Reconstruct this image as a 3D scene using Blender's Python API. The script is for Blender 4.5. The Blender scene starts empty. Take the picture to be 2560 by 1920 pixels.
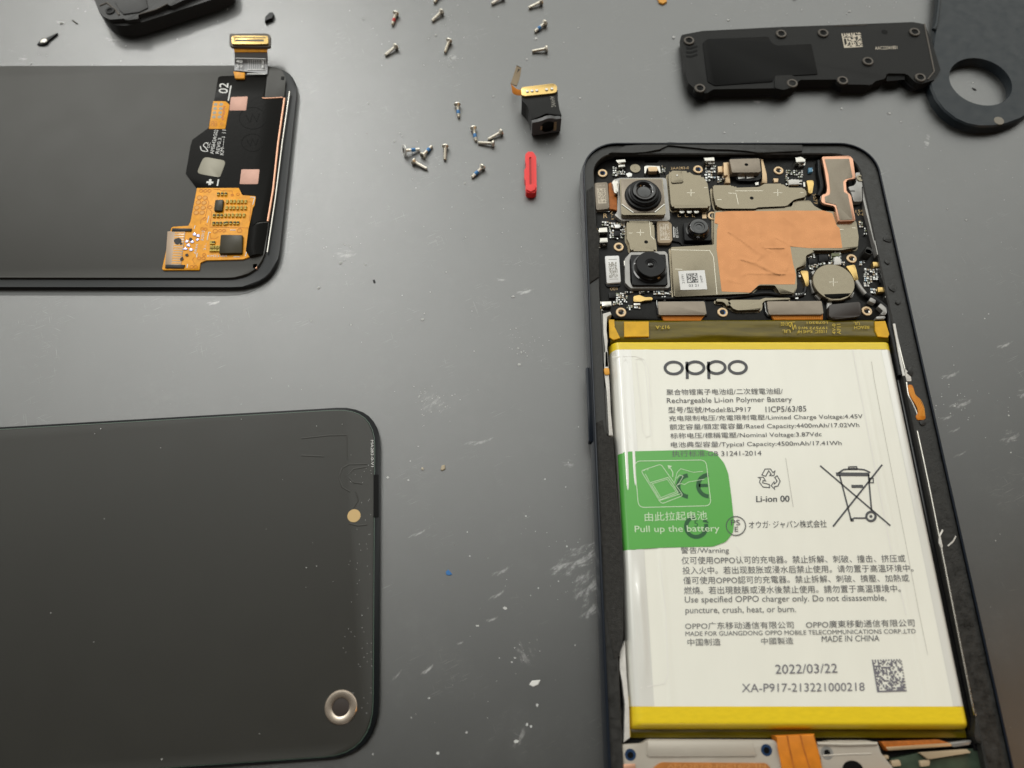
import bpy, bmesh, math, random
from mathutils import Vector, Matrix
from math import sin, cos, pi, radians as R

S = bpy.context.scene
C = S.collection
S.unit_settings.system = 'METRIC'
S.unit_settings.scale_length = 0.01          # one unit is one centimetre

# ------------------------------------------------------------------ camera
TILT, HC, FPX = 22.5, 15.8, 1923.0
cam = bpy.data.cameras.new('camera'); cam.sensor_width = 36; cam.lens = 36 * FPX / 2560
cam.clip_start = 0.1; cam.clip_end = 2000
co = bpy.data.objects.new('camera', cam); C.objects.link(co)
co.location = (0, 0, HC); co.rotation_euler = (R(TILT), 0, 0)
cam.dof.use_dof = True; cam.dof.focus_distance = 17.2; cam.dof.aperture_fstop = 0.16
S.camera = co
# ------------------------------------------------------------------ light
S.view_settings.view_transform = 'Standard'; S.view_settings.look = 'None'
S.view_settings.exposure = 0; S.view_settings.gamma = 1; S.view_settings.use_curve_mapping = False
S.cycles.use_denoising = True
S.cycles.max_bounces = 8; S.cycles.transparent_max_bounces = 12
W = bpy.data.worlds.new('World'); S.world = W; W.use_nodes = True
wn = W.node_tree.nodes; wl = W.node_tree.links
bg = wn['Background']; bg.inputs['Strength'].default_value = 1.0
# a bright white ceiling ahead, dim and brownish above and behind where the person with the camera stands
CEIL, AMB, EDGE0, EDGE1, SKEW = 1.90, 0.042, 0.068, 0.288, 0.33
tc = wn.new('ShaderNodeTexCoord'); sx = wn.new('ShaderNodeSeparateXYZ'); wl.new(tc.outputs['Generated'], sx.inputs[0])
def wm(op, *v):
    q = wn.new('ShaderNodeMath'); q.operation = op
    for i, x in enumerate(v):
        if isinstance(x, (int, float)): q.inputs[i].default_value = x
        else: wl.new(x, q.inputs[i])
    return q.outputs[0]
def wr(x, a, b):
    q = wn.new('ShaderNodeMapRange'); q.interpolation_type = 'SMOOTHSTEP'; wl.new(x, q.inputs[0]); q.inputs[1].default_value = a; q.inputs[2].default_value = b; return q.outputs[0]
dzc = wm('MAXIMUM', sx.outputs['Z'], 0.08)
du_ = wm('DIVIDE', sx.outputs['X'], dzc); dv_ = wm('DIVIDE', sx.outputs['Y'], dzc)
ss = wm('SUBTRACT', dv_, wm('MULTIPLY', wm('MAXIMUM', du_, 0.0), SKEW))
lit = wm('MULTIPLY', wr(ss, EDGE0, EDGE1), wr(sx.outputs['Z'], .25, .60))
wall = wm('MULTIPLY', wr(sx.outputs['Y'], -.35, .25), wm('SUBTRACT', 1.0, wr(sx.outputs['Z'], .35, .75)))
mxw = wn.new('ShaderNodeMix'); mxw.data_type = 'RGBA'; wl.new(lit, mxw.inputs[0])
mxw.inputs[6].default_value = (AMB, AMB * .74, AMB * .48, 1); mxw.inputs[7].default_value = (CEIL * .965, CEIL * .985, CEIL * .93, 1)
mx2 = wn.new('ShaderNodeMix'); mx2.data_type = 'RGBA'; mx2.blend_type = 'ADD'; wl.new(wall, mx2.inputs[0]); wl.new(mxw.outputs[2], mx2.inputs[6]); mx2.inputs[7].default_value = (.45, .43, .39, 1)
wl.new(mx2.outputs[2], bg.inputs[0])

def lamp(kind, name, loc, aim, energy, color, **kw):
    l = bpy.data.lights.new(name, kind); l.energy = energy; l.color = color
    for k, v in kw.items(): setattr(l, k, v)
    o = bpy.data.objects.new(name, l); C.objects.link(o); o.location = loc
    o.rotation_euler = (Vector(aim) - Vector(loc)).to_track_quat('-Z', 'Y').to_euler()
    return o
lamp('SPOT', 'fill_spot', (-34, 66, 44), (-1.5, 8.0, 0), 52000, (1.0, 0.99, 0.95), spot_size=R(20), spot_blend=1.0, shadow_soft_size=5.0)  # added fill: brightens the upper mat and label, no known source there
lamp('AREA', 'ceiling_lamp', (-30, 40, 70), (0, 6, 0), 9000, (1.0, 0.98, 0.94), shape='RECTANGLE', size=10, size_y=60)
lamp('AREA', 'room_lamp', (8, -64, 34), (2, 5, 0), 6000, (1.0, 0.97, 0.92), shape='RECTANGLE', size=30, size_y=5)
lamp('AREA', 'warm_fill', (25, -5, 13), (9, 1, 0), 420, (1.0, 0.50, 0.16), shape='DISK', size=9)  # added warm fill standing in for light bounced off the hand

# ------------------------------------------------------------------ photo coordinates -> points on a plane
CR = {'n': (0, 0, 1.0), 'A': (380, 60, 5.53), 'B': (380, 360, 4.1475), 'C': (900, 0, 3.318), 'D': (1660, 0, 2.458), 'E': (1420, 340, 5.53),
      'F': (1820, 340, 5.027), 'G': (1420, 620, 5.53), 'H': (1820, 600, 4.424), 'I': (1420, 880, 3.318), 'J': (1820, 860, 3.19),
      'K': (1420, 1340, 2.86), 'L': (1900, 1340, 2.861), 'M': (0, 980, 1.765), 'N': (0, 0, 2.765), 'R': (2180, 840, 4.147),
      'S': (1500, 1760, 3.687), 'T': (2000, 1740, 3.95), 'U': (2240, 1240, 3.19), 'Q': (700, 500, 2.37), 'V': (700, 1100, 2.024)}
ct, st = cos(R(TILT)), sin(R(TILT))
def pt(c, u, v, z=0.0):
    ox, oy, s = CR[c]
    x = (ox + u / s - 1280) / FPX; y = (oy + v / s - 960) / FPX
    t = (HC - z) / (ct + y * st)
    return Vector((x * t, t * (st - y * ct), z))
def pts(z, *a):
    """pts(z,'E',(u,v),(u,v),'F',...) -> list of (x,y)"""
    out, c = [], 'n'
    for q in a:
        if isinstance(q, str): c = q
        else:
            p = pt(c, q[0], q[1], z); out.append((p.x, p.y))
    return out

# ------------------------------------------------------------------ materials
def lin(c):
    return tuple(((x / 255) / 12.92 if x / 255 <= 0.04045 else ((x / 255 + 0.055) / 1.055) ** 2.4) for x in c)
MATS = {}
def mat(name, col, rough=0.5, metal=0.0, spec=0.5, coat=0.0, bump=0.0, bscale=30.0, var=0.0, vscale=6.0, rvar=0.0, alpha=1.0, stretch=None):
    m = bpy.data.materials.new(name); m.use_nodes = True
    nt = m.node_tree; N, L = nt.nodes, nt.links
    b = N['Principled BSDF']
    b.inputs['Base Color'].default_value = (*col, 1); b.inputs['Roughness'].default_value = rough
    b.inputs['Metallic'].default_value = metal; b.inputs['Specular IOR Level'].default_value = spec
    b.inputs['Coat Weight'].default_value = coat; b.inputs['Coat Roughness'].default_value = 0.06
    b.inputs['Alpha'].default_value = alpha
    t = N.new('ShaderNodeTexCoord'); src = t.outputs['Object']
    if stretch:
        mp = N.new('ShaderNodeMapping'); mp.inputs['Scale'].default_value = stretch; L.new(src, mp.inputs[0]); src = mp.outputs[0]
    if var or rvar:
        n1 = N.new('ShaderNodeTexNoise'); n1.inputs['Scale'].default_value = vscale; n1.inputs['Detail'].default_value = 5; L.new(src, n1.inputs['Vector'])
        if var:
            mr = N.new('ShaderNodeMapRange'); L.new(n1.outputs['Fac'], mr.inputs[0]); mr.inputs[1].default_value = .25; mr.inputs[2].default_value = .75
            mr.inputs[3].default_value = 1 - var; mr.inputs[4].default_value = 1 + var
            mx = N.new('ShaderNodeVectorMath'); mx.operation = 'SCALE'; mx.inputs[0].default_value = col; L.new(mr.outputs[0], mx.inputs['Scale'])
            L.new(mx.outputs[0], b.inputs['Base Color'])
        if rvar:
            mr = N.new('ShaderNodeMapRange'); L.new(n1.outputs['Fac'], mr.inputs[0]); mr.inputs[1].default_value = .25; mr.inputs[2].default_value = .75
            mr.inputs[3].default_value = max(0.03, rough - rvar); mr.inputs[4].default_value = min(1, rough + rvar); L.new(mr.outputs[0], b.inputs['Roughness'])
    if bump:
        n2 = N.new('ShaderNodeTexNoise'); n2.inputs['Scale'].default_value = bscale; n2.inputs['Detail'].default_value = 4; L.new(src, n2.inputs['Vector'])
        bp = N.new('ShaderNodeBump'); bp.inputs['Strength'].default_value = bump; bp.inputs['Distance'].default_value = 0.02
        L.new(n2.outputs['Fac'], bp.inputs['Height']); L.new(bp.outputs[0], b.inputs['Normal'])
    MATS[name] = m; return m

mat('black_plastic', (.010, .0105, .012), .42, spec=.28, bump=.25, bscale=60, rvar=.08, vscale=8)
mat('black_ledge', (.021, .0205, .019), .40, var=.35, spec=.42, bump=.25, bscale=22, rvar=.15, vscale=9)
mat('frame_blue', (.010, .014, .022), .22, spec=.3)
mat('foam_black', (.034, .033, .031), .85, spec=.25, bump=1.0, bscale=38, var=.35, vscale=14)
mat('deep_black', (.004, .004, .004), .5, spec=.1)
mat('floor_dark', (.010, .010, .010), .5, spec=.2, bump=.2)
mat('board_black', (.009, .0085, .008), .30, spec=.15, rvar=.1, vscale=10, bump=.08, bscale=50)
mat('grey_plate', (.075, .073, .068), .36, metal=.25, rvar=.12, vscale=7)
mat('shield', (.225, .195, .142), .27, metal=.9, bump=.025, bscale=55, rvar=.04, vscale=14)
mat('shield_grey', (.24, .205, .165), .44, metal=.75, bump=.15, bscale=70, rvar=.06)
mat('bright_steel', (.52, .50, .46), .24, metal=1.0, rvar=.08, vscale=20)
mat('screw_steel', (.92, .87, .76), .30, metal=.85, rvar=.06, vscale=30)
mat('screw_white', (.86, .85, .83), .3, metal=.55)
mat('silver_paint', (.33, .32, .305), .36, metal=.5, rvar=.1)
mat('residue_white', (.66, .64, .60), .6, bump=.6, bscale=30, var=.12)
mat('gold', (.58, .40, .15), .30, metal=.9, rvar=.08, vscale=20)
mat('gold_pale', (.60, .44, .27), .38, metal=.6)
mat('copper', (.44, .20, .088), .30, metal=.85, bump=.12, bscale=3.5, rvar=.08, vscale=4)
mat('copper_edge', (.70, .38, .25), .35, metal=.7)
mat('pad_pink', (.62, .36, .28), .5, metal=.1, spec=.3, var=.06)
mat('pad_beige', (.24, .225, .175), .5, metal=.3)
mat('graphite', (.115, .102, .088), .55, metal=.3, bump=.4, bscale=60, var=.12, vscale=30)
mat('orange_flex', (.86, .36, .012), .4, spec=.22, coat=.0, var=.16, vscale=9)
mat('orange_trace', (.58, .18, .006), .4, spec=.2)
mat('orange_light', (.80, .38, .06), .4, spec=.25)
mat('flex_brown', (.40, .12, .018), .42, spec=.25, var=.25, vscale=12)
mat('flex_deep', (.58, .19, .015), .42, spec=.25, var=.15, vscale=5)
mat('olive_chip', (.028, .021, .004), .35, spec=.2)
mat('olive_part', (.32, .23, .02), .35, metal=.1, spec=.3)
mat('chip_black', (.010, .010, .011), .35, spec=.2)
mat('chip_silver', (.62, .62, .60), .3, metal=.8)
mat('chip_white', (.72, .71, .68), .45)
mat('chip_tan', (.40, .31, .20), .5)
mat('chip_olive', (.17, .19, .10), .4)
mat('chip_blue', (.09, .25, .40), .35)
mat('lens_black', (.006, .006, .007), .34, spec=.25)
mat('lens_gloss', (.006, .006, .007), .10, coat=.5)
mat('blue_insert', (.025, .14, .42), .28, metal=.4)
mat('ink_white', (.72, .72, .70), .55)
mat('ink_gold', (.62, .43, .21), .5)
mat('ink_yellow', (.62, .44, .03), .5)
mat('ink_dark', (.085, .088, .094), .6)
mat('ink_text', (.125, .125, .132), .6)
mat('ink_lilac', (.17, .165, .19), .6)
mat('ink_pale', (.62, .78, .55), .5)
mat('ink_green', (.020, .105, .035), .45)
mat('ink_grey', (.30, .285, .25), .5)
mat('ink_stamp', (.0045, .0045, .004), .36, spec=.03)
mat('label_white', (.88, .875, .79), .36, coat=.7, bump=.5, bscale=1.5, var=.02, vscale=1.5, stretch=(1.6, .45, 1))
mat('paper_white', (.80, .80, .79), .6)
mat('matrix_dark', (.05, .05, .055), .6)
mat('matrix_light', (.62, .55, .44), .5)
mat('sticker_green', (.105, .42, .075), .30, coat=.35, bump=.06, bscale=2.5)
mat('tape_yellow', (.82, .60, .022), .3, spec=.4, coat=.25, bump=.12, bscale=3, var=.05, stretch=(1, 3, 1))
mat('tape_olive', (.115, .085, .002), .22, spec=.35, coat=.04, bump=.4, bscale=2.5, var=.35, vscale=3, stretch=(.5, 3, 1))
mat('tape_amber', (.72, .40, .010), .3, spec=.3, coat=.0, var=.15, vscale=5)
mat('pouch_dark', (.05, .045, .02), .3, metal=.3)
mat('red_rubber', (.88, .030, .030), .42, bump=.05)
mat('red_lock', (.60, .04, .03), .5)
mat('blue_lock', (.05, .22, .52), .5)
mat('channel_grey', (.14, .135, .115), .35)
mat('film_grey', (.034, .0325, .0270), .55, rvar=.02, vscale=1.1, spec=.55, bump=.10, bscale=120, var=.04)
mat('film_dark', (.024, .0232, .0188), .55, rvar=.02, vscale=1.1, spec=.55, bump=.18, bscale=110, var=.05)
mat('glass_edge', (.008, .009, .010), .25, spec=.14)
mat('film_black', (.0065, .0062, .0055), .30, spec=.035, bump=.06, bscale=12)
mat('slate', (.020, .027, .033), .40, spec=.28, rvar=.1, vscale=4, var=.15, bump=.05, bscale=20)
mat('moulded_black', (.030, .030, .030), .46, spec=.32, bump=.25, bscale=60)
mat('speaker_black', (.017, .0172, .017), .46, spec=.13, bump=.25, bscale=80)
mat('speaker_gloss', (.005, .005, .005), .42, spec=.08, bump=.08, bscale=40)
mat('pcb_green', (.035, .055, .035), .4, var=.3)
mat('grey_flex', (.20, .20, .205), .35, metal=.3)
mat('tan_crumb', (.45, .38, .27), .8)
mat('blue_crumb', (.03, .16, .42), .6)
mat('dust_white', (.56, .56, .55), .8)
mat('ring_metal', (.62, .53, .44), .25, metal=.9)
mat('gold_flat', (.52, .36, .16), .5, metal=.3)
mat('tool_wear', (.20, .18, .15), .5, metal=.5)
mat('edge_green', (.10, .16, .12), .4)

# clear film: mostly see-through, glossy
m = bpy.data.materials.new('clear_film'); m.use_nodes = True; N, L = m.node_tree.nodes, m.node_tree.links
N.remove(N['Principled BSDF']); out = N['Material Output']
tr = N.new('ShaderNodeBsdfTransparent'); gl = N.new('ShaderNodeBsdfGlossy'); gl.inputs['Roughness'].default_value = .12
fr = N.new('ShaderNodeFresnel'); fr.inputs['IOR'].default_value = 1.28; ms = N.new('ShaderNodeMixShader')
tr.inputs[0].default_value = (.99, .99, .98, 1)
L.new(fr.outputs[0], ms.inputs[0]); L.new(tr.outputs[0], ms.inputs[1]); L.new(gl.outputs[0], ms.inputs[2]); L.new(ms.outputs[0], out.inputs[0]); MATS['clear_film'] = m

# work mat: grey rubber with scuffs and dried smears
def work_mat_material():
    m = bpy.data.materials.new('grey_rubber_mat'); m.use_nodes = True
    N, L = m.node_tree.nodes, m.node_tree.links; b = N['Principled BSDF']
    b.inputs['Roughness'].default_value = .29; b.inputs['Specular IOR Level'].default_value = 1.0; b.inputs['IOR'].default_value = 1.72
    t = N.new('ShaderNodeTexCoord'); P = t.outputs['Object']
    def noise(scale, det=5, rough=.6, vec=None):
        q = N.new('ShaderNodeTexNoise'); q.inputs['Scale'].default_value = scale; q.inputs['Detail'].default_value = det; q.inputs['Roughness'].default_value = rough
        L.new(vec or P, q.inputs['Vector']); return q.outputs['Fac']
    def rng(x, a, bb, c, d):
        q = N.new('ShaderNodeMapRange'); q.interpolation_type = 'SMOOTHSTEP'; L.new(x, q.inputs[0])
        for i, vv in enumerate((a, bb, c, d)): q.inputs[i + 1].default_value = vv
        return q.outputs[0]
    def mth(op, x, y):
        q = N.new('ShaderNodeMath'); q.operation = op
        for i, vv in enumerate((x, y)):
            if isinstance(vv, (int, float)): q.inputs[i].default_value = vv
            else: L.new(vv, q.inputs[i])
        return q.outputs[0]
    def mapped(loc, rot, scale, typ='TEXTURE'):
        q = N.new('ShaderNodeMapping'); q.vector_type = typ; q.inputs['Location'].default_value = loc; q.inputs['Rotation'].default_value = (0, 0, rot); q.inputs['Scale'].default_value = scale
        L.new(P, q.inputs[0]); return q.outputs[0]
    mx = N.new('ShaderNodeMix'); mx.data_type = 'RGBA'
    mx.inputs['A'].default_value = (.0165, .0175, .0160, 1); mx.inputs['B'].default_value = (.0215, .0225, .0205, 1)
    L.new(rng(noise(.35, 4), .3, .7, 0, 1), mx.inputs['Factor']); col = mx.outputs['Result']
    gr = N.new('ShaderNodeVectorMath'); gr.operation = 'SCALE'; L.new(col, gr.inputs[0]); L.new(rng(noise(70, 2, .7), .3, .7, .78, 1.22), gr.inputs['Scale']); col = gr.outputs[0]
    marks = None
    # (crop, u, v, radius along, radius across, angle, strength, threshold, noise scale)
    for (c, u, v, ra, rb, ang, s, th, ns) in SMEARS:
        p = pt(c, u, v)
        q = mapped((p.x, p.y, 0), ang, (ra, rb, 1))
        ln = N.new('ShaderNodeVectorMath'); ln.operation = 'LENGTH'; L.new(q, ln.inputs[0])
        fall = rng(ln.outputs['Value'], .25, 1.0, 1, 0)
        st_ = mapped((p.x, p.y, 0), ang, (1.6, .55, 1))
        nz = noise(ns * 1.5, 9, .74, st_)
        thr = mth('SUBTRACT', nz, mth('SUBTRACT', th + .32, mth('MULTIPLY', fall, .32)))
        k = mth('MULTIPLY', rng(thr, 0, .18, 0, s * 1.3), fall)
        marks = k if marks is None else mth('MAXIMUM', marks, k)
    # hairline scuffs: stretched noise, broken by a larger noise
    for ang, th in ((0.45, .665), (1.9, .69), (0.15, .695), (2.7, .70)):
        q = mapped((0, 0, 0), ang, (1.2, .035, 1))
        sc = rng(noise(2.4, 2, .5, q), th, th + .03, 0, .30)
        brk = rng(noise(.8, 3), .52, .66, 0, 1)
        marks = mth('MAXIMUM', marks, mth('MULTIPLY', sc, brk))
    spk = rng(noise(9, 3, .5), .755, .80, 0, .35); marks = mth('MAXIMUM', marks, spk)
    haze_ = mth('MULTIPLY', rng(noise(.55, 6, .7), .50, .74, 0, .045), rng(noise(6, 4, .7), .35, .65, .3, 1)); marks = mth('MAXIMUM', marks, haze_)
    m2 = N.new('ShaderNodeMix'); m2.data_type = 'RGBA'; L.new(marks, m2.inputs['Factor']); L.new(col, m2.inputs['A']); m2.inputs['B'].default_value = (.46, .46, .45, 1)
    dk = rng(noise(5.5, 3, .5), .73, .78, 0, .30)
    m3 = N.new('ShaderNodeMix'); m3.data_type = 'RGBA'; L.new(dk, m3.inputs['Factor']); L.new(m2.outputs['Result'], m3.inputs['A']); m3.inputs['B'].default_value = (.06, .06, .06, 1)
    L.new(m3.outputs['Result'], b.inputs['Base Color'])
    bp = N.new('ShaderNodeBump'); bp.inputs['Strength'].default_value = .30; bp.inputs['Distance'].default_value = .02
    L.new(noise(60, 4, .7), bp.inputs['Height']); L.new(bp.outputs[0], b.inputs['Normal'])
    L.new(rng(noise(1.1, 4), .3, .7, .28, .305), b.inputs['Roughness'])
    return m
SMEARS = [('V', 1500, 610, 1.35, .55, .55, .55, .46, 2.4), ('V', 1560, 740, .75, .75, .9, .5, .45, 2.6), ('V', 1560, 860, .45, .35, .9, .5, .45, 2.6),
          ('V', 1240, 1080, .55, .45, -.9, .35, .48, 2.6), ('V', 1120, 660, .5, .14, .55, .4, .46, 3), ('V', 1100, 780, .45, .1, .6, .45, .45, 3), ('V', 700, 470, .55, .08, .5, .45, .45, 3),
          ('V', 1070, 905, .3, .09, .4, .5, .45, 3), ('V', 745, 1160, .32, .09, .75, .6, .42, 3), ('V', 590, 1190, .35, .06, .9, .4, .45, 3), ('V', 910, 1025, .18, .06, .4, .5, .45, 3),
          ('V', 1210, 1500, .5, .2, 1.2, .35, .46, 3), ('Q', 390, 320, .5, .3, .1, .5, .45, 3.2), ('Q', 1450, 540, .42, .15, .35, .6, .43, 3.2), ('Q', 1310, 468, .25, .12, 0, .4, .45, 3),
          ('Q', 900, 1200, .55, .75, .9, .42, .47, 4), ('Q', 1180, 1430, .75, .15, .3, .35, .46, 3), ('Q', 1710, 1560, .3, .25, 0, .35, .47, 4),
          ('R', 920, 700, .6, .22, .4, .45, .45, 3.4), ('R', 810, 400, .5, .16, .45, .45, .45, 3.4), ('R', 770, 840, .35, .12, .4, .4, .45, 3.4), ('R', 1370, 90, .45, .12, .45, .5, .44, 3.4),
          ('R', 1430, 1050, .5, .35, .5, .4, .46, 3.4), ('R', 1560, 600, .3, .3, .5, .4, .45, 3.4), ('R', 860, 970, .4, .08, .5, .35, .45, 3.4), ('R', 920, 1220, .45, .06, .5, .35, .45, 3.4),
          ('D', 1615, 870, .15, .55, -.35, .5, .44, 3), ('D', 570, 620, .25, .2, 0, .45, .45, 3), ('N', 420, 150, .3, .12, 0, .6, .43, 3.4), ('N', 160, 400, .3, .25, 0, .35, .46, 3.4),
          ('N', 780, 270, .5, .2, 0, .4, .46, 3.4), ('C', 760, 480, .35, .3, .9, .45, .45, 3.6), ('B', 640, 1640, .35, .14, .3, .6, .43, 3.2), ('C', 1460, 320, .2, .08, 0, .5, .44, 3.6)]

# ------------------------------------------------------------------ mesh helpers
def rnd(p, r, seg=4, only=None):
    out = []; n = len(p)
    for i in range(n):
        a, b, c = Vector(p[i - 1]), Vector(p[i]), Vector(p[(i + 1) % n])
        if only is not None and i not in only: out.append(tuple(b)); continue
        d1, d2 = a - b, c - b; l1, l2 = d1.length, d2.length
        if l1 < 1e-6 or l2 < 1e-6: continue
        d1 /= l1; d2 /= l2
        k = min(r, l1 * .45, l2 * .45)
        p1, p2 = b + d1 * k, b + d2 * k
        for j in range(seg + 1):
            t = j / seg
            q = p1 * (1 - t) ** 2 + b * 2 * t * (1 - t) + p2 * t * t
            out.append((q.x, q.y))
    return out
def ell(cx, cy, rx, ry, n=32, rot=0, a0=0, a1=2 * pi):
    full = abs(a1 - a0) > 6.28
    return [(cx + rx * cos(a) * cos(rot) - ry * sin(a) * sin(rot), cy + rx * cos(a) * sin(rot) + ry * sin(a) * cos(rot)) for a in (a0 + (a1 - a0) * i / (n if full else n - 1) for i in range(n))]
def area2(p): return sum(p[i - 1][0] * p[i][1] - p[i][0] * p[i - 1][1] for i in range(len(p)))
def prism(bm, p, z0, z1, bev=0.0, seg=2, mi=0, bottom=False):
    p = [tuple(q) for q in p]
    if area2(p) < 0: p = p[::-1]
    zf = z1 if callable(z1) else (lambda x, y: z1)
    lo = [bm.verts.new((x, y, z0)) for x, y in p]; hi = [bm.verts.new((x, y, zf(x, y))) for x, y in p]
    top = bm.faces.new(hi); fs = [top]
    n = len(p)
    for i in range(n):
        fs.append(bm.faces.new((lo[i - 1], lo[i], hi[i], hi[i - 1])))
    if bottom: fs.append(bm.faces.new(lo[::-1]))
    for f in fs: f.material_index = mi
    if bev > 0:
        r = bmesh.ops.bevel(bm, geom=list(top.edges), offset=bev, segments=seg, affect='EDGES', profile=.5, clamp_overlap=True, material=-1)
def sheet(bm, p, z, mi=0):
    p = [tuple(q) for q in p]
    if area2(p) < 0: p = p[::-1]
    f = bm.faces.new([bm.verts.new((x, y, z)) for x, y in p]); f.material_index = mi
def ringprism(bm, po, pi_, z0, z1, mi=0):
    """outer and inner outline with the same count"""
    if area2(po) < 0: po = po[::-1]
    if area2(pi_) < 0: pi_ = pi_[::-1]
    n = len(po)
    v = [[bm.verts.new((x, y, z)) for x, y in p] for p, z in ((po, z0), (po, z1), (pi_, z1), (pi_, z0))]
    for k in range(3):
        for i in range(n):
            f = bm.faces.new((v[k][i - 1], v[k][i], v[k + 1][i], v[k + 1][i - 1])); f.material_index = mi
def lathe(bm, prof, M=Matrix(), n=32, mi=0, mis=None):
    rows = []
    for r, h in prof:
        rows.append([bm.verts.new(M @ Vector((r * cos(2 * pi * i / n), r * sin(2 * pi * i / n), h))) for i in range(n)] if r > 1e-6 else [bm.verts.new(M @ Vector((0, 0, h)))])
    for k in range(len(rows) - 1):
        a, b = rows[k], rows[k + 1]; q = mis[k] if mis else mi
        for i in range(n):
            j = (i + 1) % n
            if len(a) == 1 and len(b) == 1: continue
            if len(b) == 1: f = bm.faces.new((a[i], a[j], b[0]))
            elif len(a) == 1: f = bm.faces.new((a[0], b[j], b[i]))
            else: f = bm.faces.new((a[i], a[j], b[j], b[i]))
            f.material_index = q
def tube(bm, path, r, n=8, mi=0):
    P = [Vector(q) for q in path]; rings = []
    for i, q in enumerate(P):
        d = (P[min(i + 1, len(P) - 1)] - P[max(i - 1, 0)]).normalized()
        s = d.cross(Vector((0, 0, 1))); s = s.normalized() if s.length > 1e-4 else Vector((1, 0, 0)); u = s.cross(d)
        rings.append([bm.verts.new(q + r * (cos(2 * pi * k / n) * s + sin(2 * pi * k / n) * u)) for k in range(n)])
    for a, b in zip(rings, rings[1:]):
        for k in range(n): bm.faces.new((a[k - 1], a[k], b[k], b[k - 1])).material_index = mi
    for rr in (rings[0][::-1], rings[-1]): bm.faces.new(rr).material_index = mi
def smooth_path(P, n=6):
    P = [Vector(q) for q in P]; out = []
    for i in range(len(P) - 1):
        a, b, c, d = P[max(i - 1, 0)], P[i], P[i + 1], P[min(i + 2, len(P) - 1)]
        for k in range(n):
            t = k / n; out.append(.5 * ((2 * b) + (c - a) * t + (2 * a - 5 * b + 4 * c - d) * t * t + (3 * b - a - 3 * c + d) * t ** 3))
    out.append(P[-1]); return out
def stroke(bm, p, w, z, closed=False, mi=0):
    P = [Vector(q[:2]) for q in p]; n = len(P); L_, R_ = [], []
    for i in range(n):
        a = P[i - 1] if (closed or i > 0) else P[i]; b = P[(i + 1) % n] if (closed or i < n - 1) else P[i]
        d1 = (P[i] - a); d2 = (b - P[i])
        d1 = d1.normalized() if d1.length > 1e-9 else d2.normalized(); d2 = d2.normalized() if d2.length > 1e-9 else d1
        t = (d1 + d2); t = t.normalized() if t.length > 1e-6 else d1
        nn = Vector((-t.y, t.x)); k = max(.45, abs(nn.dot(Vector((-d1.y, d1.x)))))
        q = nn * (w / 2 / k)
        L_.append(bm.verts.new((P[i].x + q.x, P[i].y + q.y, z))); R_.append(bm.verts.new((P[i].x - q.x, P[i].y - q.y, z)))
    for i in range(n if closed else n - 1):
        j = (i + 1) % n
        bm.faces.new((R_[i], R_[j], L_[j], L_[i])).material_index = mi
def box(bm, c, sx_, sy_, z0, z1, rot=0, mi=0, bev=0):
    p = [(c[0] + a * sx_ / 2 * cos(rot) - b * sy_ / 2 * sin(rot), c[1] + a * sx_ / 2 * sin(rot) + b * sy_ / 2 * cos(rot)) for a, b in ((-1, -1), (1, -1), (1, 1), (-1, 1))]
    prism(bm, p, z0, z1, bev, 1, mi)
_txt = {}
def glyphs(s):
    if s not in _txt:
        cu = bpy.data.curves.new('t', 'FONT'); cu.body = s; cu.resolution_u = 3
        o = bpy.data.objects.new('t', cu); C.objects.link(o); bpy.context.view_layer.update()
        me = bpy.data.meshes.new_from_object(o.evaluated_get(bpy.context.evaluated_depsgraph_get()))
        vs = [v.co.copy() for v in me.vertices]; fs = [tuple(p.vertices) for p in me.polygons]
        bpy.data.objects.remove(o); bpy.data.curves.remove(cu); bpy.data.meshes.remove(me)
        x0 = min(v.x for v in vs); x1 = max(v.x for v in vs); y0 = min(v.y for v in vs); y1 = max(v.y for v in vs)
        _txt[s] = ([((v.x - x0) / (x1 - x0), (v.y - y0) / max(1e-6, y1 - y0)) for v in vs], fs)
    return _txt[s]
def text(bm, s, bl, br, tl, z, mi=0):
    """ink box of the words laid on the parallelogram bl, br, tl given as (crop,u,v)"""
    o, a, b = pt(*bl, z), pt(*br, z), pt(*tl, z); a = a - o; b = b - o
    vs, fs = glyphs(s); V = [bm.verts.new(o + a * x + b * y) for x, y in vs]
    for f in fs:
        try: bm.faces.new([V[i] for i in f]).material_index = mi
        except ValueError: pass
def texts(name, m, parent, z, rows):
    for s_, a, b, c_ in rows:
        bm = bmesh.new(); text(bm, s_, a, b, c_, z); obj(name, bm, m, parent)
def matrix_code(bm, q, z, n=18, mi=0, seed=1, frame=True):
    """speckled square code: q = bl, br, tr, tl world xy"""
    rd = random.Random(seed); q = [Vector(p) for p in q]
    def at(u, v): return (q[0] * (1 - u) + q[1] * u) * (1 - v) + (q[3] * (1 - u) + q[2] * u) * v
    for i in range(n):
        for j in range(n):
            on = rd.random() < .5
            if frame and (i == 0 or j == 0): on = True
            if frame and (i == n - 1): on = j % 2 == 0
            if frame and (j == n - 1): on = i % 2 == 0
            if on: sheet(bm, [at(i / n, j / n), at((i + 1) / n, j / n), at((i + 1) / n, (j + 1) / n), at(i / n, (j + 1) / n)], z, mi)
def off(o):
    v = Vector((0, 0, 0))
    while o is not None: v += o.location; o = o.parent
    return v
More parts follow.
